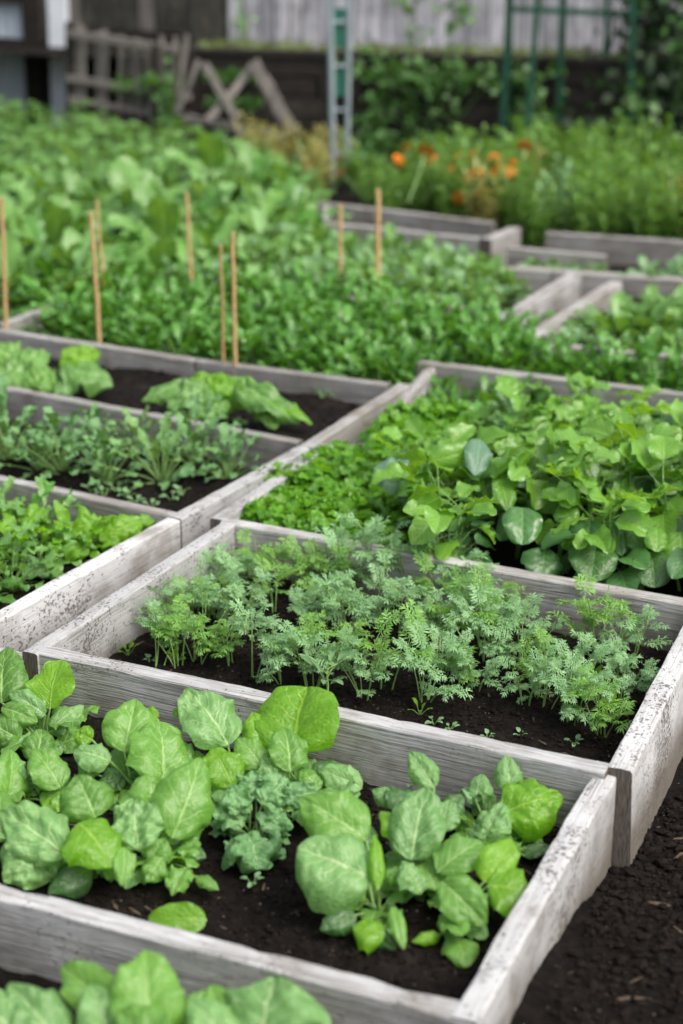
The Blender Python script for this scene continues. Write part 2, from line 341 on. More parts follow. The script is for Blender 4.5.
# ------------------------------------------------------------ boards
def board(name, P0, P1, t, mat, parent, ztop=0.2, h=0.2, side=1, seed=0, lean=0.0, endmat=True):
    """plank whose reference top edge runs P0 -> P1; its thickness goes to the left (side=1) or right (-1)"""
    P0 = np.array(P0[:2], float); P1 = np.array(P1[:2], float)
    L = np.linalg.norm(P1-P0); a = math.atan2(P1[1]-P0[1], P1[0]-P0[0])
    n = max(8, int(L/.025)); m = M()
    b = .004
    sec = [(0+b, 0), (t/2, .0008), (t-b, 0), (t-b*.3, -b*.3), (t, -b), (t, -h*.5), (t, -h), (0, -h), (0, -h*.5), (0, -b), (b*.3, -b*.3)]
    k = len(sec); V = []
    for i in range(n+1):
        x = L*i/n
        e = 0.0
        for (y, z) in sec:
            w = noise.noise(Vector((x*5+seed*7, y*9, z*9+seed)))*.0035
            w2 = noise.noise(Vector((x*24+seed*3, y*60, z*30)))*.0012
            nick = max(0, noise.noise(Vector((x*13+seed*5.3, y*40, 1.7)))-.38)*.018 if z > -.006 else 0
            V.append((x, (y+(w*.6+w2)+lean*z)*side, z+w2+w*.4-nick))
    Q = []
    for i in range(n):
        for j in range(k):
            q = [i*k+j, i*k+(j+1) % k, (i+1)*k+(j+1) % k, (i+1)*k+j]
            Q.append(q if side < 0 else q[::-1])
    m.add(V, Q)
    o_ = []
    for e in (0, n):
        c = np.mean([V[e*k+j] for j in range(k)], axis=0)
        m.add([V[e*k+j] for j in range(k)]+[tuple(c)], T=[[j, (j+1) % k, k] for j in range(k)], mi=1)
    o = m.build(name, [mat, MT['endgrain']], parent, smooth=False)
    me = o.data
    # orient relative to the parent's base
    base = np.array(parent.location)
    o.location = (P0[0]-base[0], P0[1]-base[1], ztop-base[2]); o.rotation_euler = (0, 0, a)
    return o

def bed(name, label, loc, group='whitewashed wooden planters'):
    e = empty(name, (loc[0], loc[1], 0)); tag(e, label, 'planter', group); return e

# ------------------------------------------------------------ soil
def fbm(x, y, s=1.0):
    p = Vector((x*s, y*s, 3.3))
    return noise.noise(p*3)*.5+noise.noise(p*9)*.28+noise.noise(p*26)*.16+noise.noise(p*60)*.08
def soil_z(x, y, z0, amp): return z0+amp*fbm(x, y)+amp*.25*abs(noise.noise(Vector((x*40, y*40, 0))))
def soil_patch(name, quad, z0, amp, res, label=None):
    """quad: four world corners in order"""
    c = [np.array(q[:2], float) for q in quad]
    nu = int(np.linalg.norm(c[1]-c[0])/res)+2; nv = int(np.linalg.norm(c[3]-c[0])/res)+2
    V = []
    for i in range(nu):
        for j in range(nv):
            u, v = i/(nu-1), j/(nv-1)
            p = (1-u)*(1-v)*c[0]+u*(1-v)*c[1]+u*v*c[2]+(1-u)*v*c[3]
            zz = z0(p[0], p[1]) if callable(z0) else z0
            V.append((p[0], p[1], soil_z(p[0], p[1], zz, amp)))
    m = M(); m.add(V, grid_faces(nu, nv)[:, ::-1]); o = m.build(name, MT['soil'])
    o['kind'] = 'structure'
    if label: o['label'] = label
    return o
ICO = None
def crumbs(name, quad, z0, amp, count, smin, smax, label):
    m = M(); c = [np.array(q[:2], float) for q in quad]
    base = np.array([[0, 0, 1], [.894, 0, .447], [.276, .85, .447], [-.724, .526, .447], [-.724, -.526, .447], [.276, -.85, .447],
                     [.724, .526, -.447], [-.276, .85, -.447], [-.894, 0, -.447], [-.276, -.85, -.447], [.724, -.526, -.447], [0, 0, -1]])
    T = [[0, 1, 2], [0, 2, 3], [0, 3, 4], [0, 4, 5], [0, 5, 1], [1, 6, 2], [2, 7, 3], [3, 8, 4], [4, 9, 5], [5, 10, 1], [2, 6, 7], [3, 7, 8], [4, 8, 9], [5, 9, 10], [1, 10, 6], [11, 7, 6], [11, 8, 7], [11, 9, 8], [11, 10, 9], [11, 6, 10]]
    for i in range(count):
        u, v = rng.random(2); p = (1-u)*(1-v)*c[0]+u*(1-v)*c[1]+u*v*c[2]+(1-u)*v*c[3]
        zz = z0(p[0], p[1]) if callable(z0) else z0
        s = smin+(smax-smin)*rng.random()**4
        chip = rng.random() < .022
        V = base*(1+1.0*(rng.random((12, 1))-.5))*s
        V = V*(np.array([2.4, .45, .3]) if chip else np.array([1, .8+.3*rng.random(), .75]))
        a = rng.uniform(0, 6.28); V = V@np.array([[math.cos(a), -math.sin(a), 0], [math.sin(a), math.cos(a), 0], [0, 0, 1]]).T
        m.add(V+np.array([p[0], p[1], soil_z(p[0], p[1], zz, amp)+s*.25]), T=T, mi=1 if chip else 0)
    o = m.build(name, [MT['crumb'], MT['chip']], smooth=False); tag(o, label, None, None, 'stuff'); return o

# ------------------------------------------------------------ plant kinds; each returns (leaves M, stems M)
def k_bunch(n=9, Lb=.07, W=.05, pet=.05, prof='ovate', el=(.5, 1.2), wave=.06, puck=.02, bulge=.2, fold=.2, nu=11, nv=7, droop=.35, r=.002):
    lv, st = M(), M()
    a0 = rng.uniform(0, 6.28)
    for i in range(n):
        az = a0+i*2.4+rng.uniform(-.3, .3); e = el[0]+(el[1]-el[0])*(i/n)+rng.uniform(-.12, .12)
        s = rng.uniform(.7, 1.1); p = dirv(az, e)*pet*s*rng.uniform(.7, 1.2); p[2] = max(p[2], .008)
        e2 = e-droop*rng.uniform(.3, 1.5); tip = p+dirv(az+rng.uniform(-.3, .3), e2)*Lb*s
        n0 = dirv(az+math.pi, math.pi/2-e2)+np.array([0, 0, .5])+rng.normal(0, .25, 3)
        petiole(st, (0, 0, -.006), p, r*1.2, r*.8, .08, rnd=rng.random())
        blade(lv, p, tip, n0, W*s, prof, bulge, fold, wave, puck, nu, nv, rng.random())
    return lv, st

def k_feather(h=.15, nst=5, spread=.05, lime=0):
    lv, st = M(), M()
    for s in range(nst):
        az = rng.uniform(0, 6.28); top = np.array([math.cos(az)*spread*rng.uniform(.2, 1.15), math.sin(az)*spread*rng.uniform(.2, 1.15), h*rng.uniform(.45, 1.0)])
        b0 = np.array([math.cos(az)*.012, math.sin(az)*.012, -.005])
        mid = (b0+top)/2+np.array([math.cos(az), math.sin(az), 0])*-.012
        t = np.linspace(0, 1, 7)[:, None]; tube(st, bez(b0, mid, top, t), .0022, .0011, 5, rng.random())
        for q in range(rng.integers(3, 6)):
            tt = rng.uniform(.45, 1.0); p = bez(b0, mid, top, tt)
            la = az+rng.uniform(-2.6, 2.6); le = rng.uniform(-.1, .9); L = h*rng.uniform(.24, .42)
            tip = p+dirv(la, le)*L; mid2 = (p+tip)/2+np.array([0, 0, L*.18])
            ts = np.linspace(0, 1, 5)[:, None]; tube(st, bez(p, mid2, tip, ts), .0010, .0006, 4, rng.random())
            npair = 4; rl = rng.random()
            for j in range(npair*2+1):
                u = .30+.7*(j//2)/npair if j < npair*2 else 1.0
                c = bez(p, mid2, tip, u); T = nrm(2*(1-u)*(mid2-p)+2*u*(tip-mid2)); up = np.array([0, 0, 1.0])+rng.normal(0, .2, 3)
                S = nrm(np.cross(T, up)); N = np.cross(S, T)
                d = T if j == npair*2 else nrm(T*.7+S*(1 if j % 2 else -1))
                l1 = L*rng.uniform(.28, .46)
                # lobed leaflet: fan of fingers along its own axis
                side = nrm(np.cross(d, N))
                for k_, (uu, an, ll) in enumerate(((.15, 1.1, .45), (.15, -1.1, .45), (.42, .9, .55), (.42, -.9, .55), (.62, .6, .5), (.62, -.6, .5), (.5, 0, .6))):
                    bp = c+d*l1*uu; fd = nrm(d*math.cos(an)+side*math.sin(an)+N*rng.normal(.0, .3)); fl = l1*ll*1.15; fs = nrm(np.cross(fd, N))*fl*.145
                    m1 = bp+fd*fl*.5+N*fl*.1
                    lv.add([bp-fd*fl*.25, m1-fs, bp+fd*fl-N*fl*.15, m1+fs], Q=[[0, 1, 2, 3]], A=[[0, 0, rl], [.5, -.6, rl], [1, 0, rl], [.5, .6, rl]])
    return lv, st

def k_stalky(h=.12):
    """pale upright seedling with strap leaves"""
    lv, st = M(), M()
    tube(st, [(0, 0, -.005), (.002, 0, h*.3), (.0, .002, h*.62)], .0035, .002, 6)
    for i in range(9):
        z = h*rng.uniform(.25, .62); az = i*2.4; p = np.array([0, 0, z]); e = rng.uniform(.3, 1.1)
        L = h*rng.uniform(.4, .6); mid = p+dirv(az, e)*L*.5
        tube(st, [p, mid], .0015, .001, 5); blade(lv, mid, mid+dirv(az, e-.2)*L*.7, (0, 0, 1), L*.22, 'lance', .15, .2, .05, 0, 7, 5, rng.random())
    return lv, st

def k_bush(h=.28, spread=.10, n=26, size=.055, prof='heart', wave=.06, top=.5, nst=4, nu=9, nv=7, puck=0.0, fold=.12):
    """upright leafy stems with long-petioled leaves; upper leaves use the second material"""
    lv, st = M(), M(); stems = []
    for s in range(nst):
        az = rng.uniform(0, 6.28); tp = np.array([math.cos(az)*spread*.6, math.sin(az)*spread*.6, h*rng.uniform(.65, .9)])
        b0 = np.array([math.cos(az)*.01, math.sin(az)*.01, -.005]); mid = (b0+tp)/2+np.array([math.cos(az)*.01, math.sin(az)*.01, .03])
        stems.append((b0, mid, tp)); t = np.linspace(0, 1, 8)[:, None]; tube(st, bez(b0, mid, tp, t), .0035, .0018, 6)
    for i in range(n):
        b0, mid, tp = stems[i % nst]; tt = rng.uniform(.15, 1.0)**.7; p = bez(b0, mid, tp, tt); az = rng.uniform(0, 6.28)
        el = rng.uniform(.0, .7) if tt < .8 else rng.uniform(.2, 1.0)
        pl = size*rng.uniform(.5, 1.1); q = p+dirv(az, el)*pl; petiole(st, p, q, .0013, .001, .05)
        s = size*rng.uniform(.65, 1.15); droop = rng.uniform(-.9, .1) if tt < .8 else rng.uniform(-.5, .5)
        tip = q+dirv(az+rng.uniform(-.5, .5), droop)*s
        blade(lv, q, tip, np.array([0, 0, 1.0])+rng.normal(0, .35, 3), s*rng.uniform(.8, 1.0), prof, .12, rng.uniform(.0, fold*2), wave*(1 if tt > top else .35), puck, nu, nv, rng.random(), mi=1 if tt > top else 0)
    return lv, st

def k_clump(n=60, rad=.05, h=.08, size=.016, lobes=5):
    """low cushion of small scalloped leaves on thin stalks"""
    lv, st = M(), M()
    for i in range(n):
        a = rng.uniform(0, 6.28); r = rad*math.sqrt(rng.random()); z = h*(1-.5*(r/rad)**2)*rng.uniform(.45, 1.0)
        c = np.array([math.cos(a)*r, math.sin(a)*r, z]); nn = nrm(np.array([math.cos(a)*r/rad*.8, math.sin(a)*r/rad*.8, 1])+rng.normal(0, .35, 3))
        S = nrm(np.cross(nn, [0.3, 1, .2])); T = np.cross(nn, S); k = lobes*4; th = np.linspace(0, 2*np.pi, k, endpoint=False)+rng.uniform(0, 6)
        rr = size*rng.uniform(.7, 1.15)*(.72+.28*np.abs(np.cos(th*lobes/2)))
        zz = size*.3*np.cos(th*lobes/2*2+a)*.5
        V = c+rr[:, None]*(np.cos(th)[:, None]*S+np.sin(th)[:, None]*T)+nn*zz[:, None]
        V = np.vstack([V, c-nn*size*.12]); rd = rng.random(); A = np.tile([.5, .5, rd], (k+1, 1)); A[-1, 1] = 0
        lv.add(V, T=[[j, (j+1) % k, k] for j in range(k)], A=A)
        if i % 3 == 0: tube(st, [(c[0]*.4, c[1]*.4, 0), c-nn*size*.12], .001, .0008, 4)
    return lv, st

def k_tuft(h=.45, n=14, size=.05, spread=.14):
    """tall feathery border plant: stems with many narrow leaflets"""
    lv, st = M(), M()
    for s in range(n):
        az = rng.uniform(0, 6.28); tp = np.array([math.cos(az)*spread*rng.random(), math.sin(az)*spread*rng.random(), h*rng.uniform(.55, 1)])
        b0 = tp*np.array([.3, .3, 0]); tube(st, [b0, (b0+tp)/2+np.array([.01, 0, 0]), tp], .003, .0015, 4)
        for q in range(22):
            tt = rng.uniform(.2, 1); p = b0+(tp-b0)*tt; a = rng.uniform(0, 6.28); e = rng.uniform(-.2, 1.0); L = size*rng.uniform(.6, 1.3)
            d = dirv(a, e); S = nrm(np.cross(d, [0, 0, 1.0]))*L*.2; rd = rng.random(); mm = p+d*L*.5+np.array([0, 0, L*.1])
            lv.add([p, mm-S, p+d*L, mm+S], Q=[[0, 1, 2, 3]], A=[[0, 0, rd], [.5, -.6, rd], [1, 0, rd], [.5, .6, rd]])
    return lv, st

def two(lvst, mats_l, mat_s, name_l='leaves', name_s='stems'):
    """mesh data pair for a kind"""
    lv, st = lvst
    return (lv.mesh(name_l, mats_l), st.mesh(name_s, mat_s) if st.n else None, name_l, name_s)
def place(name, pair, loc, rz, s, label, cat, group, tilt=0.0):
    e = empty(name, loc, rz); e.scale = (s, s, s); e.rotation_euler = (tilt, tilt*.6, rz)
    a = bpy.data.objects.new(pair[2], pair[0]); COL.objects.link(a); a.parent = e
    if pair[1] is not None:
        b = bpy.data.objects.new(pair[3], pair[1]); COL.objects.link(b); b.parent = e
    tag(e, label, cat, group); return e
def one(lvst, mats, name):
    """leaves and stems in one mesh (far plants); last material is the stem"""
    lv, st = lvst; m = M(); m.merge(lv); m.merge(st, mi=len(mats)-1); return m.mesh(name, mats)
def place1(name, me, loc, rz, s, label, cat, group, tilt=0.0, sz=None):
    o = bpy.data.objects.new(name, me); COL.objects.link(o); o.location = loc; o.rotation_euler = (tilt, tilt*.5, rz); o.scale = (s, s, sz or s)
    tag(o, label, cat, group); return o
def inside(p, poly):
    x, y = p; c = False; j = len(poly)-1
    for i in range(len(poly)):
        if (poly[i][1] > y) != (poly[j][1] > y) and x < (poly[j][0]-poly[i][0])*(y-poly[i][1])/(poly[j][1]-poly[i][1])+poly[i][0]: c = not c
        j = i
    return c
def scatter(poly, n, dmin=0.0, tries=60):
    xs = [p[0] for p in poly]; ys = [p[1] for p in poly]; out = []
    for _ in range(n*tries):
        p = (rng.uniform(min(xs), max(xs)), rng.uniform(min(ys), max(ys)))
        if inside(p, poly) and all((p[0]-q[0])**2+(p[1]-q[1])**2 > dmin*dmin for q in out): out.append(p)
        if len(out) >= n: break
    return out
#@@SETTING
# ============================================================ SETTING
# ground, path soil, terrace
g = M(); n = 41; xs = np.linspace(-60, 60, n); V = [(x, y, -.06+(.03*noise.noise(Vector((x*.3, y*.3, 0))) if abs(x) < 20 else 0)) for x in xs for y in np.linspace(-20, 100, n)]
g.add(V, grid_faces(n, n)[:, ::-1]); gr = g.build('ground', MT['soil']); tag(gr, kind='structure')
def path_z(x, y):
    t = min(1, max(0, (2.95-y)/.75)); return .0+.085*t*t*(3-2*t)+.02*min(1, max(0, (y-3.2)))
soil_patch('garden_path', [(.10, 1.85), (1.3, 1.85), (2.2, 4.0), (.45, 4.0)], path_z, .035, .009)
soil_patch('garden_path', [(-.9, 1.55), (.20, 1.55), (.22, 2.13), (-1.3, 2.75)], .065, .03, .012)
soil_patch('garden_path', [(-3.2, 5.2), (2.2, 5.0), (2.6, 9.6), (-3.4, 9.8)], .02, .06, .05)
crumbs('soil_crumbs', [(.24, 2.0), (.9, 2.0), (1.2, 3.6), (.52, 2.9)], path_z, .035, 8000, .0018, .011, 'loose dark soil crumbs and woody bits on the path right of the planters')

def bp(px, z=.2): return on_z(px[0], px[1], z)[:2]
RA = .185
# --- bed A
eA = bed('raised_bed', 'nearest white planter, holding large crinkled spinach plants', (-.3, 2.6))
a0, a1 = bp((0, 899), RA), bp((477, 1024), RA); dA = nrm(a1-a0); aL = a1-dA*1.30
aR = bp((615, 780), RA); dR = nrm(aR-a1)
board('board', aL, a1-dA*.0, .042, MT['front'], eA, RA, .19, 1, 1)
q0 = a1+dR*.0+np.array([-dR[1], dR[0]])*-.0015
board('board', q0, aR+dR*.012, .042, MT['white'], eA, RA+.002, .21, 1, 2)
board('board', bp((36, 663), .17)-np.array([.915, -.40])*.14, bp((36, 663), .17)+np.array([.915, -.40])*.02, .035, MT['back'], eA, .17, .17, 1, 3)
soil_patch('soil', [aL+dR*.03, a1+dR*.03-dA*.03, (.452, 2.79), (-.72, 3.30)], .080, .028, .006, 'dark crumbly soil')
crumbs('soil_crumbs', [aL+dR*.06+dA*.2, a1+dR*.06-dA*.05, (.42, 2.77), (-.66, 3.24)], .080, .028, 8000, .0015, .0075, 'loose soil crumbs in the nearest planter')
# --- bed B
eB = bed('raised_bed', 'middle whitewashed planter with feathery grey-green seedlings in bare soil', (0, 3.3))
board('board', bp((38, 653)), bp((598, 772))+np.array([.011, -.005]), .040, MT['front'], eB, .2, .2, 1, 4)
b0, b1 = bp((632, 773)), bp((675, 687)); dB = nrm(b1-b0)
board('board', b0, b0+dB*.80, .044, MT['white'], eB, .203, .215, 1, 5, lean=.04)
board('board', bp((22, 651)), bp((220, 523))+np.array([.004, .008]), .037, MT['white'], eB, .2, .2, -1, 6)
bb0, bb1 = bp((233, 518)), bp((683, 597)); dbb = nrm(bb1-bb0)
board('board', bb0-dbb*.015, bb1+dbb*.06, .038, MT['back'], eB, .2, .2, -1, 7)
QB = [(-.59, 3.29), (.46, 2.80), (.76, 3.50), (-.27, 3.96)]
soil_patch('soil', QB, .082, .026, .006, 'dark crumbly soil')
crumbs('soil_crumbs', [(-.55, 3.30), (.45, 2.84), (.72, 3.46), (-.25, 3.90)], .082, .026, 9000, .0015, .0065, 'loose soil crumbs among the feathery seedlings')
# --- bed D
eD = bed('raised_bed', 'planter on the right overflowing with round-leaved and parsley plants', (.5, 4.5))
board('board', bp((210, 518)), (-.055, 4.545), .036, MT['white'], eD, .2, .2, -1, 8)
board('board', (.042, 4.575), (.262, 5.32), .034, MT['back'], eD, .19, .19, -1, 9)
d0, d1 = bp((421, 359)), bp((683, 391)); dd = nrm(d1-d0)
board('board', d0, d1+dd*.55, .038, MT['far'], eD, .2, .22, -1, 10)
QD = [(-.26, 4.02), (1.25, 3.32), (1.60, 4.72), (.25, 5.30)]
soil_patch('soil', QD, .07, .03, .03, 'dark soil')
# --- left beds
e1 = bed('raised_bed', 'left planter of bright rocket with dirt-splashed outer board', (-1, 3.9))
j1, j2, j3 = bp((180, 520)), bp((310, 448)), bp((404, 388))
board('board', bp((73, 580))-nrm(j1-bp((73, 580)))*.345, j1, .038, MT['white'], e1, .2, .2, 1, 11)
board('board', bp((35, 487))-np.array([.87, -.49])*.7, bp((173, 517))+np.array([.0, .0]), .034, MT['back'], e1, .2, .19, 1, 12)
soil_patch('soil', [(-1.7, 3.7), (-.79, 3.36), (-.42, 4.0), (-1.5, 4.62)], .09, .03, .02, 'dark soil')
e2 = bed('raised_bed', 'second left planter with lobed grey-green plants and tiny seedlings', (-.8, 4.4))
board('board', j1+nrm(j2-j1)*.006, j2, .038, MT['white'], e2, .2, .2, 1, 13)
k0, k1 = bp((0, 388)), bp((297, 443)); dk = nrm(k1-k0)
board('board', k0-dk*.5, k1+dk*.0, .034, MT['far'], e2, .2, .19, 1, 14)
Q2 = [(-1.5, 4.66), (-.40, 4.04), (-.13, 4.52), (-1.3, 5.2)]
soil_patch('soil', Q2, .115, .03, .012, 'dark soil')
crumbs('soil_crumbs', Q2, .115, .03, 1200, .002, .008, 'loose soil crumbs in the second left planter')
e3 = bed('raised_bed', 'farther left planter of wilted lettuce beside two thin stakes', (-.6, 5.1))
board('board', j2+nrm(j3-j2)*.006, j3+nrm(j3-j2)*.04, .038, MT['far'], e3, .2, .2, 1, 15)
l0, l1, l2 = bp((0, 328)), bp((200, 358)), bp((404, 384))
board('board', l0-nrm(l1-l0)*.5, l1, .034, MT['far'], e3, .2, .2, -1, 16)
board('board', l1+nrm(l2-l1)*.006, l2-nrm(l2-l1)*.04, .034, MT['far'], e3, .2, .2, -1, 17)
board('board', (-1.12, 5.76), (-.99, 5.99), .034, MT['far'], e3, .2, .2, 1, 18)
Q3 = [(-1.7, 5.45), (-.14, 4.60), (.15, 5.05), (-1.6, 5.93)]
soil_patch('soil', Q3, .14, .03, .014, 'dark soil')
crumbs('soil_crumbs', Q3, .14, .03, 1200, .002, .009, 'loose soil crumbs in the wilted lettuce planter')
# --- far beds
eM = bed('raised_bed', 'far middle planter filled with pale leafy rows', (.2, 6.4))
m0, m1 = bp((507, 320)), bp((569, 281.5)); dm = nrm(m1-m0)
board('board', m0, m1+dm*.15, .05, MT['back'], eM, .2, .2, 1, 19)
mf0, mf1 = bp((360, 296)), bp((492, 308)); dmf = nrm(mf1-mf0)
board('board', mf0-dmf*.08, mf1-dmf*.045, .036, MT['far'], eM, .19, .19, 1, 20)
mb0, mb1 = bp((486, 267)), bp((683, 281)); dmb = nrm(mb1-mb0)
board('board', mb0-dmb*.0, mb0+dmb*.245, .036, MT['far'], eM, .2, .2, 1, 21)
soil_patch('soil', [(-1.0, 6.52), (.5, 6.0), (.78, 6.5), (-.3, 6.88)], .12, .03, .03, 'dark soil')
eG = bed('raised_bed', 'far right planter with pale sprouting turnips', (1.1, 5.9))
g0 = np.array([.556, 5.575]); g1 = bp((608, 281)); dg = nrm(g1-g0)
board('board', g0, g1+dg*.01, .05, MT['far'], eG, .2, .2, -1, 22)
gf0, gf1 = bp((510, 342)), bp((683, 357)); dgf = nrm(gf1-gf0)
board('board', gf0+dgf*.06, gf1+dgf*.5, .036, MT['far'], eG, .2, .2, 1, 23)
board('board', mb0+dmb*.25, mb1+dmb*.5, .036, MT['far'], eG, .2, .2, 1, 24)
soil_patch('soil', [(.62, 5.60), (1.5, 5.32), (1.65, 6.2), (.95, 6.42)], .12, .03, .03, 'dark soil')
eN = bed('raised_bed', 'farthest narrow planter of bare soil below the marigolds', (.3, 7.4))
nb0, nb1 = bp((322, 201)), bp((492, 221)); nf0, nf1 = bp((322, 223)), bp((480, 239))
board('board', nb0, nb1+nrm(nb1-nb0)*.02, .04, MT['far'], eN, .2, .2, -1, 25)
board('board', nf0, nf1-nrm(nf1-nf0)*.005, .04, MT['far'], eN, .2, .2, 1, 26)
ne = bp((510, 227)); board('board', nf1, ne, .05, MT['far'], eN, .203, .2, -1, 27)
board('board', nf0+np.array([0, .05]), nb0-np.array([0, .05]), .036, MT['far'], eN, .19, .19, -1, 28)
soil_patch('soil', [(-.04, 7.42), (.53, 7.12), (.62, 7.36), (-.04, 7.76)], .10, .03, .03, 'dark soil')
eO = bed('raised_bed', 'far planter of small seedlings at the right edge under the tall border plants', (1.1, 6.9))
ob0, ob1 = bp((548, 231)), bp((683, 240)); do = nrm(ob1-ob0)
board('board', ob0, ob1+do*.5, .04, MT['far'], eO, .2, .2, -1, 29)
ol0, ol1 = bp((510, 243)), bp((608, 252)); board('board', ol0, ol1, .036, MT['far'], eO, .19, .19, -1, 30)
board('board', mb0+dmb*.1+np.array([.02, .045]), mb1+dmb*.5+np.array([.02, .045]), .034, MT['far'], eO, .195, .19, 1, 31)
soil_patch('soil', [(.60, 6.62), (1.75, 6.27), (1.85, 6.80), (.72, 7.05)], .12, .03, .03, 'dark soil')

# ---- terrace behind the wall
WD = np.array([math.cos(R(-12.8)), math.sin(R(-12.8))]); WN = np.array([-WD[1], WD[0]])
W0 = np.array([-.846, 10.3])
def wp(s, off=0.0, z=0.0): p = W0+WD*s+WN*off; return (p[0], p[1], z)
ter = M(); nn_ = 60
V = []
for i in range(nn_):
    for j in range(12):
        p = wp(-6+i*.25, .06+j*.5); V.append((p[0], p[1], .50+.03*noise.noise(Vector((i*.7, j*.9, 2)))))
ter.add(V, grid_faces(nn_, 12)[:, ::-1]); tag(ter.build('terrace', MT['soil']), kind='structure')

# ---- dark plank retaining wall
ew = empty('retaining_wall', wp(0)); tag(ew, 'low dark wall of rotting horizontal planks with a mossy top', 'wall')
def boxm(m, c, sx, sy, sz, ax=WD, jit=0.0, mi=0):
    ay = np.array([-ax[1], ax[0]]); V = []
    for dx in (-1, 1):
        for dy in (-1, 1):
            for dz in (-1, 1):
                p = np.array(c[:2])+ax*dx*sx/2+ay*dy*sy/2+rng.normal(0, jit, 2) if jit else np.array(c[:2])+ax*dx*sx/2+ay*dy*sy/2
                V.append((p[0], p[1], c[2]+dz*sz/2))
    m.add(V, [[0, 1, 3, 2], [4, 6, 7, 5], [0, 4, 5, 1], [2, 3, 7, 6], [0, 2, 6, 4], [1, 5, 7, 3]], mi=mi)
for r_ in range(5):
    m = M(); s = -.2
    while s < 4.2:
        L = rng.uniform(.9, 1.7); c = wp(s+L/2, rng.normal(0, .008), .055+r_*.108+rng.normal(0, .003)); c = np.array(c)-np.array(ew.location)
        boxm(m, c, L-.02, .05, .098); s += L
    m.build('plank', [MT['darkwood'] if rng.random() < .6 else MT['midwood']], ew, smooth=False)
for s in (.0, .95, 1.9, 2.9, 3.8):
    m = M(); boxm(m, np.array(wp(s, -.05, .25))-np.array(ew.location), .07, .05, .58); m.build('post', MT['darkwood'], ew, smooth=False)
m = M(); boxm(m, np.array(wp(2.0, .02, .557))-np.array(ew.location), 4.4, .12, .03); m.build('coping', MT['darkwood'], ew, smooth=False)

# ---- vertical board fence
ef = empty('board_fence', wp(0, .7, .4)); tag(ef, 'tall grey fence of weathered vertical boards behind the wall', 'fence')
fm = wood_mat('silvered_board', paint=(.60, .60, .64), wood=(.34, .34, .37), cover=.62, speck=.0, dirt=.0, grain=1.0)
fmd = wood_mat('dim_board', paint=(.13, .13, .11), wood=(.05, .05, .04), cover=.5, speck=.1, dirt=.0)
s = -.2; i = 0
while s < 5.2:
    w = rng.uniform(.075, .12); m = M()
    V = [(x, y, z) for x in (0, 1.5) for y in (-w/2+.003, w/2-.003) for z in (-.01, .01)]
    m.add(V, [[0, 1, 3, 2], [4, 6, 7, 5], [0, 4, 5, 1], [2, 3, 7, 6], [0, 2, 6, 4], [1, 5, 7, 3]])
    o = m.build('board', fm if s > -.05 else fmd, ef, smooth=False)
    p = np.array(wp(s+w/2, .7+rng.choice([0, .012, .02]), .42))-np.array(ef.location)
    o.location = p; o.rotation_euler = (math.pi/2, -math.pi/2, R(-12.8)); o.rotation_mode = 'XYZ'
    from mathutils import Matrix
    X = Vector((0, 0, 1)); Y = Vector((WD[0], WD[1], 0)); Z = X.cross(Y)
    o.matrix_local = Matrix.Translation(Vector(p)) @ Matrix((X, Y, Z)).transposed().to_4x4(); s += w+.004
for z in (.75, 1.6):
    m = M(); boxm(m, np.array(wp(2.4, .735, z))-np.array(ef.location), 5.4, .04, .08); m.build('rail', fmd, ef, smooth=False)

# ---- dim plank shed wall, post and corrugated greenhouse side at the left
es = empty('shed', wp(-1.6, 1.4, 0)); tag(es, 'dim mossy shed wall of dark planks behind the picket fence', 'shed')
for i in range(17):
    m = M(); w = .1; boxm(m, np.array(wp(-1.72+i*w, 1.4+rng.uniform(0, .01), .95))-np.array(es.location), w-.006, .025, 1.9)
    o = m.build('plank', fmd if i % 5 else MT['oldwood'], es, smooth=False)
m = M(); boxm(m, np.array(wp(-.9, 1.44, 1.98))-np.array(es.location), 2.0, .25, .05); m.build('roof_board', MT['darkwood'], es, smooth=False)

eg = empty('greenhouse', (-2.1, 11.4, 0)); tag(eg, 'greenhouse corner with pale corrugated sheet in a dark frame, left edge', 'greenhouse')
AX = np.array([math.cos(R(-6)), math.sin(R(-6))])
m = M(); V = []
for i in range(121):
    x = -1.3+i*.0125
    for z in (.0, 2.1): V.append((x*AX[0]-.012*math.sin(i*1.2)*AX[1], x*AX[1]+.012*math.sin(i*1.2), z))
m.add(V, grid_faces(121, 2)); V2 = [(a, b+.004, c) for a, b, c in V]; m.add(V2, grid_faces(121, 2)[:, ::-1])
m.build('corrugated_sheet', plain_mat('bluish_sheet', (.66, .74, .80), (.55, .63, .70), .4, 3, .05, metal=.0), eg)
def gb(nm, x, z, sx, sz, mat, y=-.06, sy=.06):
    m = M(); c = (x*AX[0]-y*AX[1]*0, x*AX[1]+y, z); boxm(m, c, sx, sy, sz, AX); m.build(nm, mat, eg, smooth=False)
gb('post', .215, 1.05, .115, 2.1, MT['darkwood']); gb('rail', -.55, .755, 1.4, .07, MT['darkwood']); gb('rail', -.55, .475+.52, 1.4, .035, MT['darkwood'])
gb('door_post', -.60, 1.05, .06, 2.1, MT['darkwood'], y=-.065)
m = M(); boxm(m, (0, 0, 1.0), .105, .09, 2.0, AX)
o = m.build('white_post', plain_mat('pale_paint', (.62, .66, .70), (.50, .54, .58), .6, 6, .1), smooth=False); o.location = (-1.69, 11.02, 0); o.rotation_euler = (0, R(1.0), 0)
tag(o, 'pale whitish square post between greenhouse and picket fence', 'post')

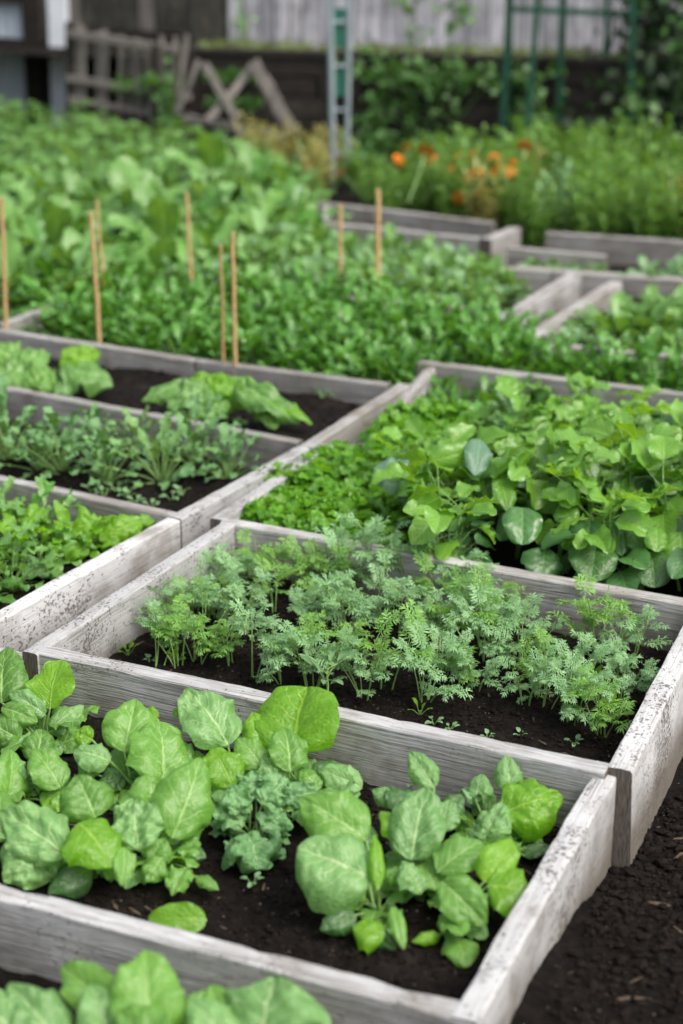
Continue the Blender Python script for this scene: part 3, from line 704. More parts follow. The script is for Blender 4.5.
# ---- rustic picket fence and broken trestle
def stick(m, p, q, w, t, jit=.0):
    p = np.array(p, float); q = np.array(q, float); d = nrm(q-p); ref = np.array([0.1, 1.0, 0.0]); S = nrm(np.cross(d, ref)); N = np.cross(S, d)
    n = 7; V = []
    for i in range(n):
        c = p+(q-p)*i/(n-1)+S*noise.noise(Vector((i*.9, p[0]*7, p[2]*5)))*w*.10
        ww = w*.82*(1+.15*noise.noise(Vector((i*.7, q[0]*9, 3.1))))
        for a, b in ((-1, -1), (1, -1), (1, 1), (-1, 1)): V.append(c+S*a*ww/2+N*b*t/2)
    Q = [[i*4+j, i*4+(j+1) % 4, (i+1)*4+(j+1) % 4, (i+1)*4+j] for i in range(n-1) for j in range(4)]+[[3, 2, 1, 0], [n*4-4, n*4-3, n*4-2, n*4-1]]
    m.add(V, Q)
def px_at(x, y, Y): return on_y(x, y, Y)
ep = empty('picket_fence', (-1.2, 10.1, 0)); tag(ep, 'rickety low picket fence of grey split sticks at the left', 'fence')
off = np.array(ep.location)
def st_part(nm, a, b, Y0, Y1, w, t=.02, par=None, mat=None):
    m = M(); o0 = np.array(par.location); stick(m, px_at(*a, Y0)-o0, px_at(*b, Y1)-o0, w, t); return m.build(nm, mat or MT['oldwood'], par, smooth=False)
st_part('rail', (68, 33), (178, 50), 10.4, 10.1, .045, .03, ep); st_part('rail', (68, 78), (190, 97), 10.42, 10.12, .045, .03, ep); st_part('rail', (70, 99), (200, 122), 10.4, 10.1, .035, .03, ep)
for i, x in enumerate((76, 86, 97, 108, 119, 131, 140, 150, 163, 172)):
    dx = rng.uniform(-4, 4); st_part('picket', (x+dx, 26+rng.uniform(-3, 9)+i*1.2), (x+rng.uniform(-3, 3), 135+i), 10.44-i*.03, 10.44-i*.03, rng.uniform(.024, .038), .015, ep)
st_part('post', (70, 22), (71, 140), 10.45, 10.45, .05, .05, ep, MT['darkwood']); st_part('post', (156, 44), (155, 140), 10.12, 10.12, .045, .05, ep, MT['darkwood'])
st_part('picket', (187, 34), (176, 120), 10.1, 10.1, .03, .015, ep); st_part('picket', (199, 60), (178, 112), 10.08, 10.08, .03, .015, ep)
et = empty('broken_trestle', (-.6, 9.8, 0)); tag(et, 'broken grey wooden cross frame leaning on the dark wall', 'trestle')
for a, b, w in (((204, 64), (236, 118), .045), ((252, 68), (208, 120), .05), ((253, 61), (294, 134), .075), ((186, 117), (288, 139), .042), ((232, 118), (252, 156), .035), ((262, 138), (236, 152), .025)):
    st_part('brace', a, b, 9.85+rng.uniform(-.06, .06), 9.75+rng.uniform(-.06, .06), w, .025, et)

# ---- ladder-like metal support
el_ = empty('metal_ladder', (-.01, 9.0, 0)); tag(el_, 'narrow grey metal ladder standing upright with green panels', 'ladder')
o0 = np.array(el_.location)
for a, b, r_ in (((329, -60), (333.5, 200), .016), ((350.5, -60), (346.5, 196), .013)):
    m = M(); tube(m, [px_at(*a, 9.0)-o0, px_at((a[0]+b[0])/2, (a[1]+b[1])/2, 9.0)-o0, px_at(*b, 9.0)-o0], r_, r_, 8); m.build('side_rail', MT['galv'], el_)
for y in (-20, 22, 66, 110, 154):
    m = M(); tube(m, [px_at(331, y, 9.0)-o0, px_at(340, y, 9.0)-o0, px_at(348.5, y, 9.0)-o0], .008, .008, 6); m.build('rung', MT['galv'], el_)
for y0, y1 in ((8, 48), (70, 96)):
    a = px_at(333.5, y0, 9.03)-o0; b = px_at(346, y1, 9.03)-o0; m = M(); boxm(m, (a+b)/2, abs(b[0]-a[0]), .01, abs(b[2]-a[2]), np.array([1., 0])); m.build('panel', MT['tealpanel'], el_, smooth=False)

# ---- green wooden trellis
eT = empty('garden_trellis', (1.1, 9.6, 0)); tag(eT, 'dark green painted trellis frame above the marigolds', 'trellis'); o0 = np.array(eT.location)
for a, b, w, Y in (((513, -50), (502, 145), .050, 9.5), ((542, -50), (526, 148), .038, 9.3), ((565, -50), (559, 120), .045, 9.75), ((634, -50), (630, 130), .045, 9.55), ((608, -50), (603, 120), .03, 9.8)):
    m = M(); stick(m, px_at(*a, Y)-o0, px_at(*b, Y)-o0, w, .04); m.build('upright', MT['greenpaint'], eT, smooth=False)
for a, b, Y in (((506, 9), (640, 14), 9.62), ((506, -40), (640, -36), 9.62)):
    m = M(); stick(m, px_at(*a, Y)-o0, px_at(*b, Y)-o0, .035, .03); m.build('crossbar', MT['greenpaint'], eT, smooth=False)

# ---- bamboo stakes
stk = [((2, 197), (6, 340), .16, 'bamboo stake at the left edge beside the wilted lettuce planter', .0085), ((91, 212), (100, 352), .16, 'bamboo stake behind the big drooping lettuce leaf', .0085),
       ((97, 200), (105, 312), .12, 'short far bamboo stake among broad pale leaves', .0065), ((186, 192), (193, 312), .12, 'leaning bamboo stake at the edge of the rocket row', .0085),
       ((221, 245), (224, 379), .15, 'left and shorter of two paired thin stakes in the wilted lettuce planter', .006), ((233, 232), (235, 381), .15, 'right and taller of two paired thin stakes in the wilted lettuce planter', .008),
       ((340, 204), (341, 300), .14, 'thin stake left of the thick one in the far middle planter', .009), ((378, 190), (377, 303), .14, 'thick bamboo stake in front of the narrow bare planter', .012)]
for a, b, z, lab, r_ in stk:
    B = on_z(*b, z); T = on_y(*a, B[1]-.01); m = M(); n = 9
    pts = [(T-B)*i/(n-1)+np.array([noise.noise(Vector((i*.5, B[0]*9, 1)))*.004, 0, 0]) for i in range(n)]; pts[0] = (T-B)*(-.06); tube(m, pts, r_*.85, r_*.75, 8)
    for i in (2, 4, 6): tube(m, [np.array(pts[i])-[0, 0, .003], np.array(pts[i])+[0, 0, .003]], r_*.95, r_*.95, 8)
    o = m.build('bamboo_stake', MT['bamboo'], None, tuple(B)); tag(o, lab, 'stake', 'bamboo stakes')
#@@PLANTS
# ============================================================ PLANTS
VIEW = lambda p: nrm(EYE-np.asarray(p))
def soilz(p, z0): return soil_z(p[0], p[1], z0, .026)
def canopy(x, y, root, lift, zc=.15, zmin=.09):
    """point seen at (x, y) on a plane tilted 35 degrees from level through the plant's middle"""
    n0 = np.array([0, -.55, .83]); c = np.array([root[0], root[1], zc]); d = ray(x, y)
    p = EYE+d*np.dot(c-EYE, n0)/np.dot(d, n0)
    if p[2] < zmin: p = on_z(x, y, zmin)
    return p+VIEW(p)*lift
def hand_plant(name, label, root_px, z0, leaves, group, mats, zc=.15, fill=5, fillmat=0, seed=0, size=1.0, zmin=.09, cat='plant'):
    """leaves: (base x, base y, tip x, tip y, width px, material, lift, options)"""
    global rng
    rng = np.random.default_rng(100+seed)
    r = on_z(root_px[0], root_px[1], z0); r[2] = z0-.01
    e = empty(name, tuple(r)); tag(e, label, cat, group)
    lv, st = M(), M()
    for lf in leaves:
        bx, by, tx, ty, w, mi, lift = lf[:7]; o = lf[7] if len(lf) > 7 else {}
        P0 = canopy(bx, by, r, lift, zc, zmin); P1 = canopy(tx, ty, r, lift+rng.uniform(-.004, .01)+o.get('dt', 0), zc, zmin)
        W = w/F*np.linalg.norm(P0-EYE)*.98
        n0 = VIEW(P0)*o.get('face', .62)+np.array([0, 0, .65])+np.array(o.get('n', (0, 0, 0)))+rng.normal(0, .27, 3)
        base = np.array([r[0], r[1], z0])+rng.normal(0, .006, 3)*[1, 1, 0]
        petiole(st, base-r, P0-r, .0032*size, .0020*size, .10, 6)
        ln = np.linalg.norm(P1-P0)
        blade(lv, P0-r, P1-r, n0, W*1.18, o.get('prof', 'ovate'), o.get('bulge', .24), o.get('fold', rng.uniform(.05, .38)), o.get('wave', .07)*1.15, o.get('puck', .022)*1.15, 34, 21, rng.random(), o.get('curl', rng.uniform(.2, .75)), mi)
        petiole(st, P0-r, bez(P0-r, (P0+P1)/2-r+nrm(n0)*o.get('bulge', .20)*ln, P1-r, .35)-nrm(n0)*.0012, .0020*size, .0009*size, 0, 5)
    for i in range(int(fill*3)):
        az = rng.uniform(0, 6.28); s = rng.uniform(.03, .072)*size; b = np.array([0, 0, .012]); p = b+dirv(az, rng.uniform(.1, .9))*rng.uniform(.02, .06)*size
        petiole(st, b, p, .0016, .0011, .1); blade(lv, p, p+dirv(az+rng.uniform(-.5, .5), rng.uniform(-.3, .5))*s, (rng.normal(0, .3), rng.normal(0, .3), 1), s*.8, 'ovate', .2, .2, .12, .035, 16, 11, rng.random(), .2, fillmat if i % 3 or fillmat else 1)
    lv.build('leaves', [MT[k] for k in mats], e); st.build('stems', MT['stem'], e)
    return e
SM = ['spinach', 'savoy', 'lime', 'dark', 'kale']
GA = 'spinach plants in the nearest planter'
ZA = .085
hand_plant('spinach_plant', 'spinach with one bright upright pointed leaf beside the middle planter corner', (45, 742), ZA, [
    (50, 709, 62, 660, 44, 2, .02, {'n': (.2, 0, -.3), 'puck': .008, 'curl': .05}), (2, 703, 8, 648, 46, 0, .0), (45, 715, 10, 692, 30, 1, .01, {'wave': .12}), (2, 708, 38, 722, 30, 0, .01),
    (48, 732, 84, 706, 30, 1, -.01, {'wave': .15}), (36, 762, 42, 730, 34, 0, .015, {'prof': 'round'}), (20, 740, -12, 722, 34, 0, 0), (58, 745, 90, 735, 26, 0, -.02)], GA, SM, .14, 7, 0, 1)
hand_plant('spinach_plant', 'spinach of dull rounded leaves cut by the left edge of the photo', (18, 800), ZA, [
    (5, 806, 10, 750, 40, 0, .0), (60, 788, 33, 750, 36, 0, .01), (25, 782, -8, 765, 34, 1, -.01), (40, 800, 72, 800, 30, 2, -.02), (10, 838, -20, 795, 44, 0, .01), (62, 800, 58, 772, 26, 3, -.03), (30, 775, 60, 760, 30, 1, -.01)], GA, SM, .15, 8, 0, 2)
hand_plant('spinach_plant', 'spinach at the front left with an arching backlit yellow-green leaf', (88, 880), ZA, [
    (66, 856, 2, 812, 58, 1, .02, {'puck': .035, 'wave': .12}), (52, 838, 4, 882, 58, 1, .0, {'puck': .04, 'wave': .12}), (78, 824, 112, 868, 62, 2, .045, {'bulge': .28, 'curl': .5, 'puck': .012, 'n': (0, -.2, .2)}),
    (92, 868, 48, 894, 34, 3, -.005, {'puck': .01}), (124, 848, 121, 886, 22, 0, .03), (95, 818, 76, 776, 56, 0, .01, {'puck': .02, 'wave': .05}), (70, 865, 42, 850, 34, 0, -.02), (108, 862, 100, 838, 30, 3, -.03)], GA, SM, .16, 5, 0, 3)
hand_plant('spinach_plant', 'spinach with a large pointed upright leaf left of the bare soil', (155, 866), ZA, [
    (172, 838, 200, 758, 62, 0, .02, {'puck': .018, 'n': (.3, 0, 0)}), (138, 850, 134, 800, 52, 1, .04, {'puck': .05, 'wave': .10}), (150, 808, 148, 775, 38, 0, .02, {'prof': 'round'}), (162, 858, 146, 882, 26, 0, .03, {'wave': .12}),
    (186, 868, 172, 896, 24, 0, .02, {'wave': .14}), (196, 877, 219, 890, 14, 0, .0), (150, 862, 165, 838, 30, 0, .01), (178, 862, 200, 842, 26, 0, -.01), (120, 868, 108, 842, 28, 0, .0), (185, 850, 206, 858, 20, 3, -.01), (165, 845, 178, 812, 28, 1, -.01)], GA, SM, .15, 5, 0, 4)
hand_plant('spinach_plant', 'spinach with the broad pale veined leaf in the middle of the left clump', (142, 800), ZA, [
    (163, 786, 156, 722, 66, 0, .03, {'prof': 'round', 'bulge': .22}), (124, 752, 136, 700, 52, 0, .0, {'wave': .05}), (110, 762, 74, 752, 32, 1, .02, {'prof': 'round', 'face': .3}), (146, 735, 152, 706, 26, 2, -.02),
    (92, 740, 75, 732, 24, 2, -.02), (120, 790, 108, 768, 30, 3, -.02), (185, 765, 172, 740, 28, 1, -.01), (98, 775, 78, 765, 28, 0, -.02), (128, 775, 150, 760, 34, 3, -.03)], GA, SM, .16, 7, 0, 5)
hand_plant('spinach_plant', 'spinach with a puckered leaf leaning against the middle planter front board', (236, 800), ZA, [
    (228, 746, 186, 690, 56, 1, .01, {'puck': .04, 'wave': .08}), (232, 786, 212, 748, 38, 2, .02, {'puck': .015}), (262, 768, 238, 738, 32, 0, .0), (182, 706, 176, 718, 14, 2, .0), (262, 745, 252, 712, 30, 2, -.005, {'puck': .01}), (206, 770, 188, 752, 24, 0, -.02), (240, 762, 262, 748, 24, 1, -.01)], GA, SM, .16, 6, 0, 6)
hand_plant('spinach_plant', 'spinach with the largest fan-shaped upright leaf near the middle of the board', (300, 800), ZA, [
    (294, 754, 308, 688, 92, 2, .0, {'prof': 'round', 'puck': .012, 'wave': .05, 'curl': .3}), (290, 772, 284, 728, 40, 0, .025, {'puck': .02}), (362, 788, 318, 770, 30, 1, .0), (310, 775, 345, 768, 26, 3, -.01), (330, 800, 360, 775, 26, 1, -.01), (275, 778, 262, 758, 22, 1, .02), (318, 790, 300, 770, 30, 0, .01)], GA, SM, .16, 7, 0, 7)
kk = dict(prof='oak', wave=.20, puck=.05)
hand_plant('kale_plant', 'small frilly blue-green kale between the two spinach clumps', (254, 842), ZA, [
    (248, 836, 258, 870, 56, 4, .01, kk), (250, 812, 228, 790, 34, 4, .02, kk), (262, 805, 282, 776, 40, 4, .015, kk), (240, 830, 222, 800, 34, 4, .01, kk), (262, 830, 284, 812, 34, 4, .02, kk), (256, 800, 254, 772, 34, 4, .0, kk),
    (235, 815, 236, 790, 26, 4, .03, kk), (280, 800, 318, 792, 30, 4, .01, kk), (268, 845, 280, 850, 22, 4, .0, kk), (250, 850, 226, 852, 30, 4, .0, kk), (290, 790, 330, 810, 26, 4, .0, kk)], 'frilly kale plants', SM, .15, 4, 4, 8, .8)
GB = GA
hand_plant('spinach_plant', 'spinach with a large smooth pale leaf facing the camera beside bare soil', (378, 915), ZA, [
    (372, 880, 298, 848, 84, 1, .04, {'prof': 'round', 'puck': .016, 'wave': .04, 'bulge': .1}), (366, 840, 300, 798, 60, 0, .0, {'puck': .02, 'curl': .4}), (378, 889, 374, 834, 16, 2, .05), (385, 936, 353, 928, 38, 2, .02, {'prof': 'round', 'puck': .01}),
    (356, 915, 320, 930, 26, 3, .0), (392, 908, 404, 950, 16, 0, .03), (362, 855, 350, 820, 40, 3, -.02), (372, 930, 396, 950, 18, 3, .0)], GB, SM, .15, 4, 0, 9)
hand_plant('spinach_plant', 'spinach with a ribbed quilted central leaf in the right clump', (425, 885), ZA, [
    (411, 860, 426, 788, 56, 1, .03, {'puck': .03, 'wave': .07}), (434, 788, 410, 752, 30, 1, -.01, {'puck': .03}), (410, 845, 380, 812, 32, 2, .01), (428, 872, 430, 842, 30, 3, .0), (420, 894, 402, 862, 32, 1, .04, {'puck': .04, 'wave': .1}),
    (438, 872, 482, 842, 38, 0, .045, {'puck': .008, 'prof': 'round'}), (412, 815, 386, 788, 30, 3, -.02), (440, 830, 450, 800, 30, 1, .0), (395, 800, 372, 790, 22, 1, -.02), (402, 880, 386, 870, 22, 0, .02), (446, 815, 462, 795, 26, 3, -.03)], GB, SM, .16, 7, 0, 10)
hand_plant('spinach_plant', 'spinach with drooping lower leaves beside the right-hand board', (452, 925), ZA, [
    (442, 882, 486, 926, 44, 0, .03, {'puck': .02, 'bulge': .2}), (456, 938, 466, 968, 34, 0, .0, {'puck': .012}), (488, 886, 532, 896, 50, 2, .03, {'prof': 'round', 'puck': .01, 'curl': .3}), (484, 882, 512, 840, 38, 2, .02, {'puck': .012}),
    (440, 935, 412, 942, 14, 2, .0), (452, 930, 440, 915, 18, 0, .01), (470, 905, 452, 888, 30, 3, -.01)], GB, SM, .14, 3, 0, 11)
hand_plant('spinach_plant', 'spinach with a wide lime leaf at the right board near the planter corner', (492, 842), ZA, [
    (500, 814, 562, 798, 62, 2, .02, {'puck': .035, 'wave': .10}), (510, 792, 506, 755, 28, 1, -.005), (476, 802, 482, 774, 28, 1, -.01), (484, 842, 504, 804, 36, 1, .02, {'puck': .04}), (524, 856, 550, 846, 16, 3, .0), (490, 800, 462, 792, 26, 4, -.02, kk), (505, 835, 528, 822, 26, 3, -.02)], GB, SM, .15, 7, 0, 12)
hand_plant('spinach_seedling', 'single low bright spinach leaf by the front board of the nearest planter', (188, 932), ZA, [
    (206, 920, 148, 918, 28, 2, .0, {'puck': .006, 'curl': .05, 'face': .3, 'bulge': .2}), (178, 925, 152, 922, 18, 2, -.01, {'puck': .005})], GB, SM, .12, 0, 0, 13, zmin=.095)
# foreground row in front of the nearest board
GF = 'blurred leafy plants in front of the nearest board'
hand_plant('spinach_plant', 'blurred spinach with an upright oval leaf before the nearest board', (150, 1085), .06, [
    (148, 1040, 146, 950, 66, 0, .04, {'puck': .012}), (118, 1010, 62, 966, 46, 0, .0, {'puck': .01}), (60, 1050, 10, 985, 66, 1, .02, {'puck': .04}), (112, 1050, 92, 985, 50, 1, .03, {'puck': .03}), (180, 1050, 205, 990, 44, 0, .0), (20, 1040, -30, 1000, 60, 1, .03), (160, 1060, 120, 1010, 60, 0, .07)], GF, SM, .16, 4, 0, 14)
hand_plant('spinach_plant', 'blurred spinach with a broad flat leaf before the nearest board', (262, 1095), .06, [
    (262, 1060, 275, 978, 106, 1, .03, {'puck': .02, 'prof': 'round'}), (225, 1050, 212, 985, 50, 0, .0), (300, 1070, 322, 1008, 50, 1, .01), (235, 1060, 190, 1000, 60, 1, .05)], GF, SM, .15, 3, 0, 15)
# tiny weeds
rng = np.random.default_rng(5)
wd = [two(k_bunch(5, .016, .011, .012, 'round', (.2, .8), puck=0, nu=6, nv=5, r=.0009), [MT['pale']], MT['stem']) for _ in range(3)]
for (x, y, z, lab) in ((253, 879, ZA, 'tiny pale seedling on the bare soil between the spinach clumps'), (664, 867, .0, 'tiny pale weed sprouting on the path near the photo right edge'), (629, 922, .03, 'tiny pale weed on the path right of the nearest planter'), (678, 902, .0, 'tiny weed at the lower right edge of the photo on the path'),
                       (434, 720, .085, 'tiny two-leaf sprout inside the front board of the middle planter'), (487, 735, .085, 'fallen-looking sprout at the foot of the middle planter front board'), (398, 772, ZA, 'little sprout in front of the middle planter board'), (411, 782, ZA, 'little sprout beside the quilted spinach leaf')):
    p = on_z(x, y, z+.01); place('seedling', wd[len(lab) % 3], tuple(p-[0, 0, .008]), rng.uniform(0, 6), .8, lab, 'seedling', 'scattered tiny seedlings')

# --- feathery seedlings of the middle bed
fe = []
for i in range(9):
    rng = np.random.default_rng(40+i); fe.append(two(k_feather(.155, (4, 6, 7, 3, 5)[i % 5], .07), [MT['feather'] if i % 4 else MT['featherlime']], MT['stem']))
rng = np.random.default_rng(9)
RF = 'feathery seedlings in the middle planter'
rows = {
 'back': [(262, 588, .7), (440, 608, .8), (275, 610, .7), (236, 592, .8), (290, 592, .75), (322, 588, .8), (352, 590, 1.1), (384, 590, .9), (412, 600, .75), (466, 612, .75), (500, 625, .7), (600, 665, 1.2), (628, 668, .85)],
 'middle': [(455, 640, .8), (330, 615, .8), (205, 640, .8), (520, 668, .8), (240, 628, .65), (372, 625, .9), (488, 662, .85), (428, 648, .8), (172, 640, .8), (192, 625, .85), (214, 615, .8), (318, 632, .8), (350, 640, .95), (402, 640, .9), (458, 652, .9), (536, 690, .65), (585, 698, .9), (620, 702, .75)],
'front': [(425, 702, .8), (365, 700, .7), (310, 690, .75), (525, 708, .7), (345, 665, .7), (455, 690, .6), (230, 662, .7), (160, 668, .75), (180, 668, .75), (198, 662, .7), (252, 676, .85), (282, 680, .75), (308, 668, .8), (386, 690, .85), (440, 680, .8), (475, 690, .75), (546, 712, .8), (572, 725, .65), (602, 735, .85)]}
rtext = {'back': 'back row', 'middle': 'centre row', 'front': 'front row'}
for rn, L in rows.items():
    for i, (x, y, s) in enumerate(sorted(L)):
        p = on_z(x, y, .085); p[2] = soilz(p, .082)-.002
        place('feathery_seedling', fe[(i*4+len(rn)+int(x)) % 9], tuple(p), rng.uniform(0, 6.28), s*rng.uniform(.84, 1.22), f'{ORD[i]} feathery grey-green seedling from the left, {rtext[rn]} of the middle planter', 'seedling', RF, rng.uniform(-.2, .2))
rng = np.random.default_rng(31)
sk = two(k_stalky(.14), [MT['pale']], MT['stem'])
p = on_z(327, 704, .085); place('stalky_seedling', sk, tuple(p), .4, .95, 'pale stalky seedling with strap leaves at the front board of the middle planter', 'seedling', None)
sb = two(k_bunch(7, .035, .022, .04, 'oak', (.7, 1.4), puck=.02, nu=14, nv=5, r=.0016), [MT['lime']], MT['stem'])
for x, y, s, lab in ((612, 720, .9, 'bright broad-leaved seedling near the right board of the middle planter'), (592, 690, .8, 'lime green broad seedling behind the feathery ones at the right board'), (225, 600, 1.0, 'bright leafy seedling in the back left corner of the middle planter'), (535, 700, .7, 'small lime seedling right of centre in the middle planter'), (420, 715, .5, 'very small lime seedling close to the front board of the middle planter'),
                     (128, 655, .5, 'tiny seedling in the front left corner of the middle planter'), (176, 663, .6, 'small lime seedling among the left feathery plants'), (490, 640, 1.0, 'dark leafy seedling against the back board of the middle planter')):
    p = on_z(x, y, .085); place('leafy_seedling', sb, tuple(p), rng.uniform(0, 6), s, lab, 'seedling', 'small broad-leaved seedlings in the middle planter')
for x, y, lab in ((150, 660, 'first tiny sprout from the left at the front left corner'), (200, 690, 'tiny sprout near the front board left of the large bush'), (450, 728, 'tiny sprout near the front board right of centre'), (575, 742, 'tiny sprout below the rightmost feathery seedling'), (255, 640, 'tiny sprout in the bare soil between left feathery plants'), (520, 735, 'tiny sprout on bare soil at the right front board')):
    p = on_z(x, y, .088); place('sprout', wd[int(x) % 3], tuple(p-[0, 0, .004]), rng.uniform(0, 6), .8, lab+' of the middle planter', 'sprout', 'tiny sprouts in the middle planter')

# --- right bed: round-leaved plants, parsley, far low row
bu = []
for i in range(6):
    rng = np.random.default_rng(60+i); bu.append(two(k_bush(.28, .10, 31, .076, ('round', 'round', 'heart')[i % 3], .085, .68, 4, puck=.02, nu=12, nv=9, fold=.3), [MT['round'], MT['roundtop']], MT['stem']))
rng = np.random.default_rng(12)
poly = [(.10, 3.89), (1.05, 3.46), (1.5, 4.5), (.95, 4.75), (.42, 4.72), (.22, 4.4)]
pts = sorted(scatter(poly, 56, .09), key=lambda p: p[1])
for i, p in enumerate(pts):
    fr = p[1]-(3.92-.47*(p[0]-.05)) < .13
    place('round_leaved_plant', bu[i % 6], (p[0], p[1], .07), rng.uniform(0, 6.28), rng.uniform(.9, 1.1)*(1.0 if p[1] < 4.25 else .78), 'glossy round-leaved plant on a crowded leafy edge beside the back board of the middle planter' if fr else 'round-leaved plant deep in the dense bright crop of the right planter', 'plant', 'round-leaved plants at the near edge of the right planter' if fr else 'round-leaved plants filling the right planter', rng.uniform(-.15, .15))
hl = dict(puck=.008, wave=.05, curl=.35, bulge=.12)
for i, (lab, root, L, mats) in enumerate((
    ('round-leaved plant with one broad bluish leaf next to the parsley', (420, 545), [(410, 480, 374, 468, 40, 0, .06, hl), (428, 505, 410, 488, 24, 1, .07, hl), (440, 540, 420, 555, 26, 1, .06, hl)], ['bluish', 'roundtop']),
    ('round-leaved plant with a folded hanging bluish leaf at the top left of the crop', (470, 560), [(480, 440, 474, 476, 28, 0, .08, hl), (430, 462, 476, 448, 22, 1, .07, hl), (500, 480, 508, 512, 24, 1, .09, hl), (495, 490, 520, 470, 24, 1, .07, hl)], ['bluish', 'roundtop']),
    ('round-leaved plant with two large round leaves facing the camera above the board', (548, 575), [(522, 508, 522, 545, 38, 0, .09, {**hl, 'prof': 'round'}), (590, 522, 584, 566, 38, 0, .09, {**hl, 'prof': 'heart'}), (545, 548, 540, 578, 38, 0, .06, {**hl, 'prof': 'round'}), (610, 522, 622, 556, 28, 0, .08, hl), (560, 505, 575, 525, 24, 1, .09, hl)], ['round', 'roundtop']),
    ('round-leaved plant with dark round leaves low at the right end', (640, 590), [(595, 540, 590, 582, 46, 1, .04, {**hl, 'prof': 'round'}), (650, 552, 655, 588, 42, 1, .05, {**hl, 'prof': 'round'}), (656, 528, 656, 552, 22, 0, .08, {**hl, 'prof': 'round'}), (680, 532, 682, 570, 34, 0, .07, {**hl, 'prof': 'round'}), (632, 528, 640, 552, 24, 1, .04, hl)], ['roundtop', 'dark']))):
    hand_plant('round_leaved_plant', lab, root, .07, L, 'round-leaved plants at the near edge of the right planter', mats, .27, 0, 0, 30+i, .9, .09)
rng = np.random.default_rng(21)
pc = [k_clump(120, .075, .13, .0165, 5) for _ in range(3)]
pm = [two(c, [MT['parsley']], MT['stem']) for c in pc]
poly = [(-.23, 4.05), (.12, 3.88), (.25, 4.35), (.38, 4.7), (.22, 5.0), (.06, 4.62), (-.10, 4.48), (-.20, 4.2)]
for i, p in enumerate(scatter(poly, 44, .062)):
    place('parsley_plant', pm[i % 3], (p[0], p[1], .08), rng.uniform(0, 6.28), rng.uniform(.95, 1.2), 'bright curly parsley plant packed into the left end of the right planter', 'herb', 'parsley plants at the left end of the right planter')
ar = []
for i in range(5):
    rng = np.random.default_rng(80+i); ar.append(k_bunch(13, .075, .032, .07, 'lobed', (.5, 1.4), wave=.08, puck=.01, nu=14, nv=5))
rl = [two(a, [MT['rocket']], MT['stem']) for a in ar]; rll = [two(a, [MT['lime']], MT['stem']) for a in ar[:3]]
rng = np.random.default_rng(22)
poly = [(.22, 5.0), (.38, 4.72), (.95, 4.75), (1.4, 4.55), (1.5, 4.70), (1.0, 4.95), (.28, 5.26)]
lowm = [two(k_clump(60, .06, .09, .020, 3), [MT['vine']], MT['stem']) for _ in range(3)]
for i, p in enumerate(scatter(poly, 44, .07)):
    place('low_herb', lowm[i % 3] if p[0] > .55 else rl[i % 5], (p[0], p[1], .07), rng.uniform(0, 6.28), rng.uniform(.8, 1.15), 'low dark leafy plant below the tall grey back board of the right planter' if p[0] > .55 else 'small rocket plant at the back left corner of the right planter', 'plant', 'low dark plants along the back board' if p[0] > .55 else 'rocket plants in the back left corner of the right planter')

# --- first left bed (bright rocket, tangled)
poly = [(-1.35, 3.72), (-.93, 3.50), (-.62, 3.99), (-.80, 4.15), (-1.3, 4.4)]
rng = np.random.default_rng(23)
lr = [two(k_bunch(20, .085, .036, .10, ('lobed', 'lance', 'oak')[i % 3], (.2, 1.4), wave=.18, puck=.01, nu=20, nv=5, droop=.7, r=.0016), [MT[['turnip', 'lime', 'rocket'][i % 3]]], MT['stem']) for i in range(6)]
for i, p in enumerate(scatter(poly, 34, .085)):
    place('mustard_plant', lr[i % 6], (p[0], p[1], .09), rng.uniform(0, 6.28), rng.uniform(.85, 1.25), 'jagged mustard plant tangled with its neighbours in the lower left planter', 'plant', 'mustard plants in the lower left planter')
rng = np.random.default_rng(24)
hand_plant('mustard_plant', 'mustard plant whose lime leaves spread to the board corner of the lower left planter', (95, 545), .10, [
    (100, 540, 142, 520, 34, 0, .02, {'prof': 'oak', 'wave': .12}), (70, 530, 105, 525, 34, 0, .02, {'prof': 'oak', 'wave': .14}), (60, 540, 88, 555, 30, 0, .03, {'prof': 'oak', 'wave': .12}), (120, 532, 160, 516, 20, 0, .01, {'prof': 'lobed', 'wave': .1}), (50, 525, 20, 515, 34, 0, .03, {'prof': 'oak'}), (45, 560, 30, 580, 36, 1, .03, {'prof': 'oak', 'wave': .15})], 'mustard plants in the lower left planter', ['lime', 'kale'], .19, 3, 0, 41)

# --- second left bed: grey lobed plants + seedlings
rng = np.random.default_rng(25)
pp = [two(k_bunch(24, .062, .030, .075, 'lobed', (.2, 1.45), wave=.16, puck=.01, nu=22, nv=5, r=.0014), [MT[['kale', 'savoy'][i % 2]]], MT['stem']) for i in range(3)]
for i, (x, y, s) in enumerate(((10, 455, 1.2), (40, 468, .8), (62, 470, 1.15), (108, 478, .9), (162, 478, 1.1), (196, 462, 1.15), (228, 474, .8), (140, 446, .7), (95, 445, .8))):
    p = on_z(x, y, .12); place('poppy_plant', pp[i % 3], tuple(p-[0, 0, .01]), rng.uniform(0, 6.28), s*1.28, f'{ORD[i]} grey-green lobed plant in the second left planter, counted from the left edge' if i < 7 else ('small lobed plant at the divider behind the second planter' if i == 7 else 'lobed plant half hiding the divider at left'), 'plant', 'grey-green lobed plants in the second left planter')
for i, (x, y) in enumerate(((92, 490), (104, 494), (116, 488), (128, 496), (136, 502), (172, 498), (182, 492), (152, 506), (86, 500), (240, 468))):
    p = on_z(x, y, .122); place('seedling', wd[i % 3], tuple(p-[0, 0, .005]), rng.uniform(0, 6), 1.4, 'tiny pale seedling sprouting in the bare soil of the second left planter', 'seedling', 'tiny seedlings in the second left planter')

